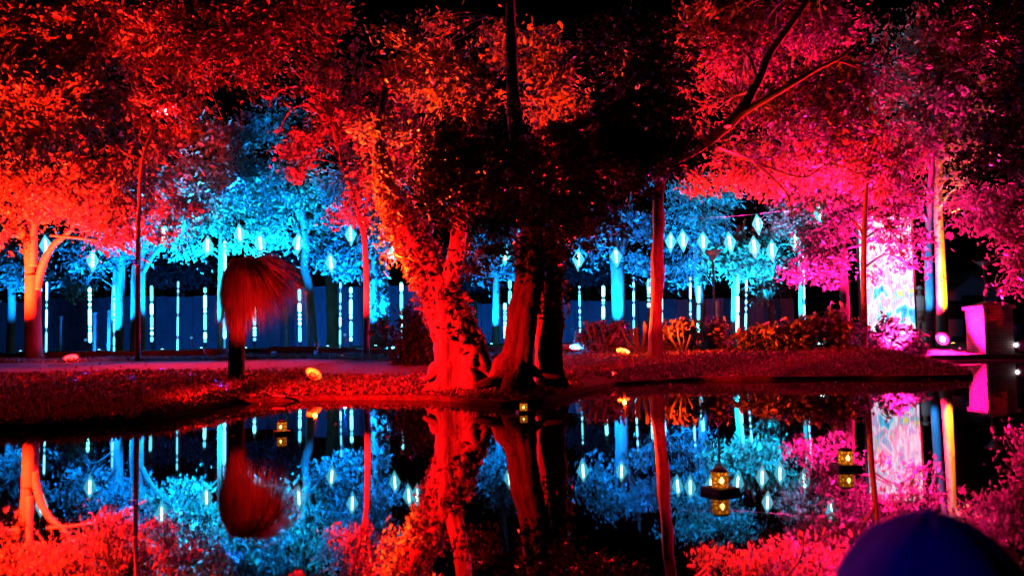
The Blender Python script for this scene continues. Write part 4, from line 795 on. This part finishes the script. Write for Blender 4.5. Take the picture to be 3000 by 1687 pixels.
def ground_at(px, py):
    best = min((abs(PY(ground(px, d))-py), d) for d in np.arange(10.5, 31, .1)); return ground(px, best[1])
def PY(p):
    v = RM.transposed() @ (p-Vector((0, 0, E))); return 843.5-v.y/(-v.z)*F
def laser():
    c = P(404, 770, 27.2)+Vector((0, -.1, 0)); root = empty('laser_projector', c, 'small laser projector strapped to the slim dark trunk, dotting the bank violet', 'projector')
    mb = MB(); mb.box(c, (.12, .16, .1)); bd = mb.build('housing', M['metal'], root)
    mb = MB(); mb.lathe(c+Vector((0, -.08, 0)), [(.03, 0), (.03, .012), (.02, .016)], 12, axis=(0, -1, -.1)); mb.build('lens', glow('laser_lens', (.2, .05, 1), .6), bd)
    for px, py in ((255, 1093), (215, 1118), (390, 1110), (475, 1081), (560, 1096), (668, 1153), (120, 1075)):
        T = ground_at(px, py); src = c+Vector((0, -.1, 0)); dv = (T-src).normalized()
        l = bpy.data.lights.new('laser_beam', 'SPOT'); l.energy = 60*1000*(T-src).length_squared/49; l.color = (.16, .03, 1); l.spot_size = 2*math.atan(.017/(T-src).length); l.spot_blend = 1.0; l.shadow_soft_size = .003
        o = link(bpy.data.objects.new('laser_beam', l), root); o.location = src-c; o.rotation_euler = dv.to_track_quat('-Z', 'Y').to_euler()
laser()
# ------------------------------------------------------------------ floating lanterns
def lantern_mat():
    m, nt, b, ln = nodes('pierced_shade')
    tc = N(nt, 'ShaderNodeTexCoord'); v = N(nt, 'ShaderNodeTexVoronoi', Scale=58.0, feature='DISTANCE_TO_EDGE'); ln(tc.outputs['Object'], v.inputs['Vector'])
    r = ramp(nt, [(0.06, (.25, .03, .002)), (0.3, (1.0, .30, .01)), (0.6, (1, .5, .05))]); ln(v.outputs['Distance'], r.inputs[0])
    e = N(nt, 'ShaderNodeEmission', Strength=1.0); ln(r.outputs[0], e.inputs[0]); t = N(nt, 'ShaderNodeBsdfTransparent'); mx = N(nt, 'ShaderNodeMixShader')
    r3 = ramp(nt, [(0.15, (0, 0, 0)), (0.4, (.7, .7, .7))]); ln(v.outputs['Distance'], r3.inputs[0]); ln(r3.outputs[0], mx.inputs[0])
    ln(e.outputs[0], mx.inputs[1]); ln(t.outputs[0], mx.inputs[2]); ln(mx.outputs[0], nt.nodes['Material Output'].inputs[0])
    return m
M['lantern'] = lantern_mat(); M['flame'] = glow('flame', (1, .62, .16), 4.5); M['float_wood'] = surf('float_wood', (.02, .014, .01), (.05, .035, .025), 30, .6, .3)
M['lantern_inner'] = glow('lantern_inner', (1, .34, .015), 1.0)
for px, py, rz, lab in [(2110, 1441, .52, 'largest floating lantern, on a square dark board near the front of the pond'), (2478, 1371, .05, 'floating lantern on a board below the reflected white trunk at right'), (826, 1270, .3, 'floating lantern near the left bank below the slanted red floodlight'), (1534, 1209, .2, 'smallest floating lantern, close to the bank under the twin stemmed paperbark')]:
    x, y = water_pt(px, py); d = y/E; root = empty('floating_lantern', (x, y, 0), lab, 'lantern', 'floating lanterns on the pond', rz=rz)
    w = .104*E; c = Vector((x, y, 0)); R = Matrix.Rotation(rz, 3, 'Z')
    mb = MB(); mb.box(c+Vector((0, 0, .016*E)), (w*1.75, w*1.75, .034*E), rz); mb.build('float_board', M['float_wood'], root)
    mb = MB(); mb.lathe(c+Vector((0, 0, .034*E)), [(w*.5, 0), (w*.52, .01), (w*.52, .092*E), (w*.5, .1*E)], 24); mb.build('shade', M['lantern'], root, smooth=True)
    mb = MB(); mb.lathe(c+Vector((0, 0, .036*E)), [(w*.44, 0), (w*.44, .09*E)], 16); mb.build('inner_sleeve', M['lantern_inner'], root)
    mb = MB(); mb.lathe(c+Vector((0, -w*.47, .062*E)), [(w*.04, 0), (w*.14, .01*E), (w*.15, .02*E), (w*.05, .045*E)], 10); mb.build('flame', M['flame'], root, smooth=True)
    mb = MB(); mb.lathe(c+Vector((0, 0, .134*E)), [(w*.54, 0), (w*.55, .006*E), (w*.4, .016*E), (w*.2, .02*E)], 24); mb.build('lid', M['float_wood'], root)

fx = rng.uniform(-6, 8, 160); fy = ys(fx)-rng.gamma(1.3, 1.2, 160)-.1; k = fy > 2.6; C = np.column_stack([fx[k], fy[k], np.full(k.sum(), .006)])
tag(leaf_mesh('floating_leaves', M['litter'], C, rng.uniform(.02, .05, len(C)), .5, (0, 0, 0), flat=14), 'scattered dead leaves floating on the pond', kind='stuff')
# cable across the bank
pts = [ground(px, d)+Vector((0, 0, .012)) for px, d in ((-300, 13.4), (0, 14.0), (160, 13.9), (330, 14.1), (480, 14.8), (600, 15.6), (720, 15.9), (800, 16.0), (835, 15.8))]
pp, rr = smooth_path(pts, [.014]*len(pts), 8); mb = MB(); mb.tube(pp, rr, 6); tag(mb.build('power_cable', M['stone'], smooth=True), 'pale cable snaking across the left bank', 'cable')

# ------------------------------------------------------------------ right edge: bin, globe light, coping stones
p = ground(2976, 36.5); mb = MB(); mb.lathe(p, [(.14, -.02), (.16, .02), (.16, .62), (.17, .63), (.17, .68), (.1, .72)], 18)
M['bin_blue'] = surf('bin_blue', (.04, .09, .35), (.06, .12, .45), 6, .5, .1)
tag(mb.build('litter_bin', M['bin_blue'], smooth=False), 'blue litter bin right of the brick pier', 'bin')
def spot_globe():
    b = ground(2992, 35.6); root = empty('globe_lamp', b, 'round white globe lamp on a stub at the right edge', 'lamp'); r = S(17, 35.6)
    mb = MB(); mb.lathe(b, [(.05, -.02), (.05, .05)], 12); mb.build('base', M['metal'], root)
    mb = MB(); mb.lathe(b+Vector((0, 0, .05+r)), [(r*math.cos(a), r*math.sin(a)) for a in np.linspace(-1.5, 1.5, 12)], 18); mb.build('globe', M['white'], root, smooth=True)
    mb = MB(); mb.lathe(b+Vector((-r*1.05, -.05, .06+r*1.1)), [(.02, -.03), (.05, 0), (.045, .02)], 12, axis=(-.8, -.4, .3)); mb.build('lamp_head', glow('globe_glow', (.9, .85, 1), 8), root)
spot_globe()

# ------------------------------------------------------------------ people
def skin_body(name, root, joints, bones, m, sub=2):
    me = bpy.data.meshes.new(name); keys = list(joints); me.from_pydata([joints[k][0] for k in keys], [(keys.index(a), keys.index(b)) for a, b in bones], []); me.materials.append(m)
    o = bpy.data.objects.new(name, me); link(o, root); o.modifiers.new('skin', 'SKIN')
    for i, k in enumerate(keys):
        r = joints[k][1]; me.skin_vertices[0].data[i].radius = (r, r)
    me.skin_vertices[0].data[0].use_root = True
    s = o.modifiers.new('sub', 'SUBSURF'); s.levels = sub; s.render_levels = sub
    return o
def near_person():
    d = .98; top = P(2800, 1532, d); base = Vector((top.x, top.y, .07)); root = empty('person', base, 'person in a blue cap crouching at the near bank, seen from behind', 'person')
    H = top.z-.07; w = S(318, d)      # cap half width
    J = {'pelvis': ((0, .02, .10), .085), 'chest': ((0, .03, .24), .095), 'neck': ((0, .04, .33), .04), 'head': ((0, .05, H-.13), .068), 'crown': ((0, .05, H-.05), .06), 'sl': ((-.10, .03, .285), .04), 'sr': ((.10, .03, .285), .04),
         'el': ((-.15, .1, .2), .032), 'er': ((.15, .1, .2), .032), 'hl': ((-.08, .22, .2), .022), 'hr': ((.08, .22, .2), .022), 'kl': ((-.09, .22, .24), .05), 'kr': ((.09, .22, .24), .05), 'fl': ((-.09, .2, .03), .035), 'fr': ((.09, .2, .03), .035), 'tl': ((-.09, .3, .02), .02), 'tr': ((.09, .3, .02), .02)}
    B = [('pelvis', 'chest'), ('chest', 'neck'), ('neck', 'head'), ('head', 'crown'), ('chest', 'sl'), ('chest', 'sr'), ('sl', 'el'), ('sr', 'er'), ('el', 'hl'), ('er', 'hr'), ('pelvis', 'kl'), ('pelvis', 'kr'), ('kl', 'fl'), ('kr', 'fr'), ('fl', 'tl'), ('fr', 'tr')]
    skin_body('body', root, J, B, M['cloth_blue'])
    # cap: six-panel dome with a peak facing the pond
    vs = []; fs = []; n = 48; rings = 14; R = w; h = .105
    for j in range(rings+1):
        t = j/rings; ph = t*math.pi*.5
        for i in range(n):
            a = 2*math.pi*i/n; seam = 1-.022*abs(math.cos(a*3))**16
            rr = R*math.sin(ph)**.92*seam*(1+.03*noise.noise(Vector((math.cos(a)*2, math.sin(a)*2, t*3)))); vs.append((rr*math.cos(a), rr*math.sin(a)*1.05+.04, H-h+h*math.cos(ph)*seam))
    for j in range(rings):
        for i in range(n): fs.append((j*n+i, j*n+(i+1) % n, (j+1)*n+(i+1) % n, (j+1)*n+i))
    m_ = MB(); m_.add([Vector(v)+base for v in vs], fs); cap = m_.build('cap', M['cloth_blue'], root, smooth=True)
    m_ = MB(); m_.lathe(base+Vector((0, .04, H-.003)), [(.008, 0), (.007, .004), (.003, .006)], 12); m_.build('cap_button', M['cloth_blue'], cap, smooth=True)
    m_ = MB(); pk = [(R*.85*math.cos(a), .04+R*math.sin(a)*1.0+(.07*math.sin(a) if q else 0), H-h-.004*q) for q in (0, 1) for a in np.linspace(.3, math.pi-.3, 12)]
    m_.add([Vector(v)+base for v in pk]+[Vector(v)+base-Vector((0, 0, .004)) for v in pk], [(i, i+1, 13+i, 12+i) for i in range(11)]+[(36+i, 37+i, 25+i, 24+i) for i in range(11)]+[(12+i, 13+i, 37+i, 36+i) for i in range(11)]); m_.build('cap_peak', M['cloth_blue'], cap)
near_person()
def far_person():
    d = 44; b = ground(2700, d); root = empty('person', b, 'person in a pale shirt and hat standing behind the blue lit trunk', 'person')
    J = {'pelvis': ((0, 0, .92), .14), 'waist': ((0, 0, 1.08), .13), 'chest': ((0, 0, 1.3), .16), 'neck': ((0, 0, 1.47), .055), 'head': ((0, -.02, 1.58), .085), 'crown': ((0, -.01, 1.67), .075), 'sl': ((-.19, 0, 1.38), .06), 'sr': ((.19, 0, 1.38), .06), 'el': ((-.25, .02, 1.12), .045), 'er': ((.25, .02, 1.12), .045),
         'hl': ((-.2, -.16, 1.02), .032), 'hr': ((.23, -.1, .9), .032), 'kl': ((-.1, -.02, .5), .075), 'kr': ((.1, .02, .5), .075), 'fl': ((-.11, 0, .08), .045), 'fr': ((.11, .03, .08), .045), 'tl': ((-.12, -.15, .04), .035), 'tr': ((.12, -.12, .04), .035)}
    B = [('pelvis', 'waist'), ('waist', 'chest'), ('chest', 'neck'), ('neck', 'head'), ('head', 'crown'), ('chest', 'sl'), ('chest', 'sr'), ('sl', 'el'), ('sr', 'er'), ('el', 'hl'), ('er', 'hr'), ('pelvis', 'kl'), ('pelvis', 'kr'), ('kl', 'fl'), ('kr', 'fr'), ('fl', 'tl'), ('fr', 'tr')]
    skin_body('body', root, J, B, M['skin'])
    m_ = MB(); m_.lathe(b+Vector((0, 0, .95)), [(.19, 0), (.18, .15), (.22, .36), (.21, .45), (.08, .53)], 20); m_.build('shirt', M['white'], root, smooth=True)
    m_ = MB(); m_.lathe(b+Vector((0, -.01, 1.66)), [(.17, 0), (.17, .012), (.11, .02), (.1, .09), (.05, .12)], 20); m_.build('hat', M['white'], root, smooth=True)
    for s, y in ((-1, -.07), (1, -.04)):
        m_ = MB(); m_.box(b+Vector((s*.115, y, .05)), (.1, .27, .1), taper=.8); m_.build('shoe', M['white'], root)
far_person()

# ------------------------------------------------------------------ haze
HAZE = 0.0
if HAZE > 0:
    mb = MB(); mb.box((0, 28, 9.0), (120, 80, 20)); hz = mb.build('haze', bpy.data.materials.new('haze')); m = hz.data.materials[0]; m.use_nodes = True; nt = m.node_tree; nt.nodes.clear()
    out = nt.nodes.new('ShaderNodeOutputMaterial'); pv = nt.nodes.new('ShaderNodeVolumePrincipled'); pv.inputs['Color'].default_value = (.9, .9, .95, 1); pv.inputs['Density'].default_value = HAZE; pv.inputs['Anisotropy'].default_value = 0.3
    nt.links.new(pv.outputs[0], out.inputs['Volume']); tag(hz, 'thin night haze over the pond and trees', kind='stuff')
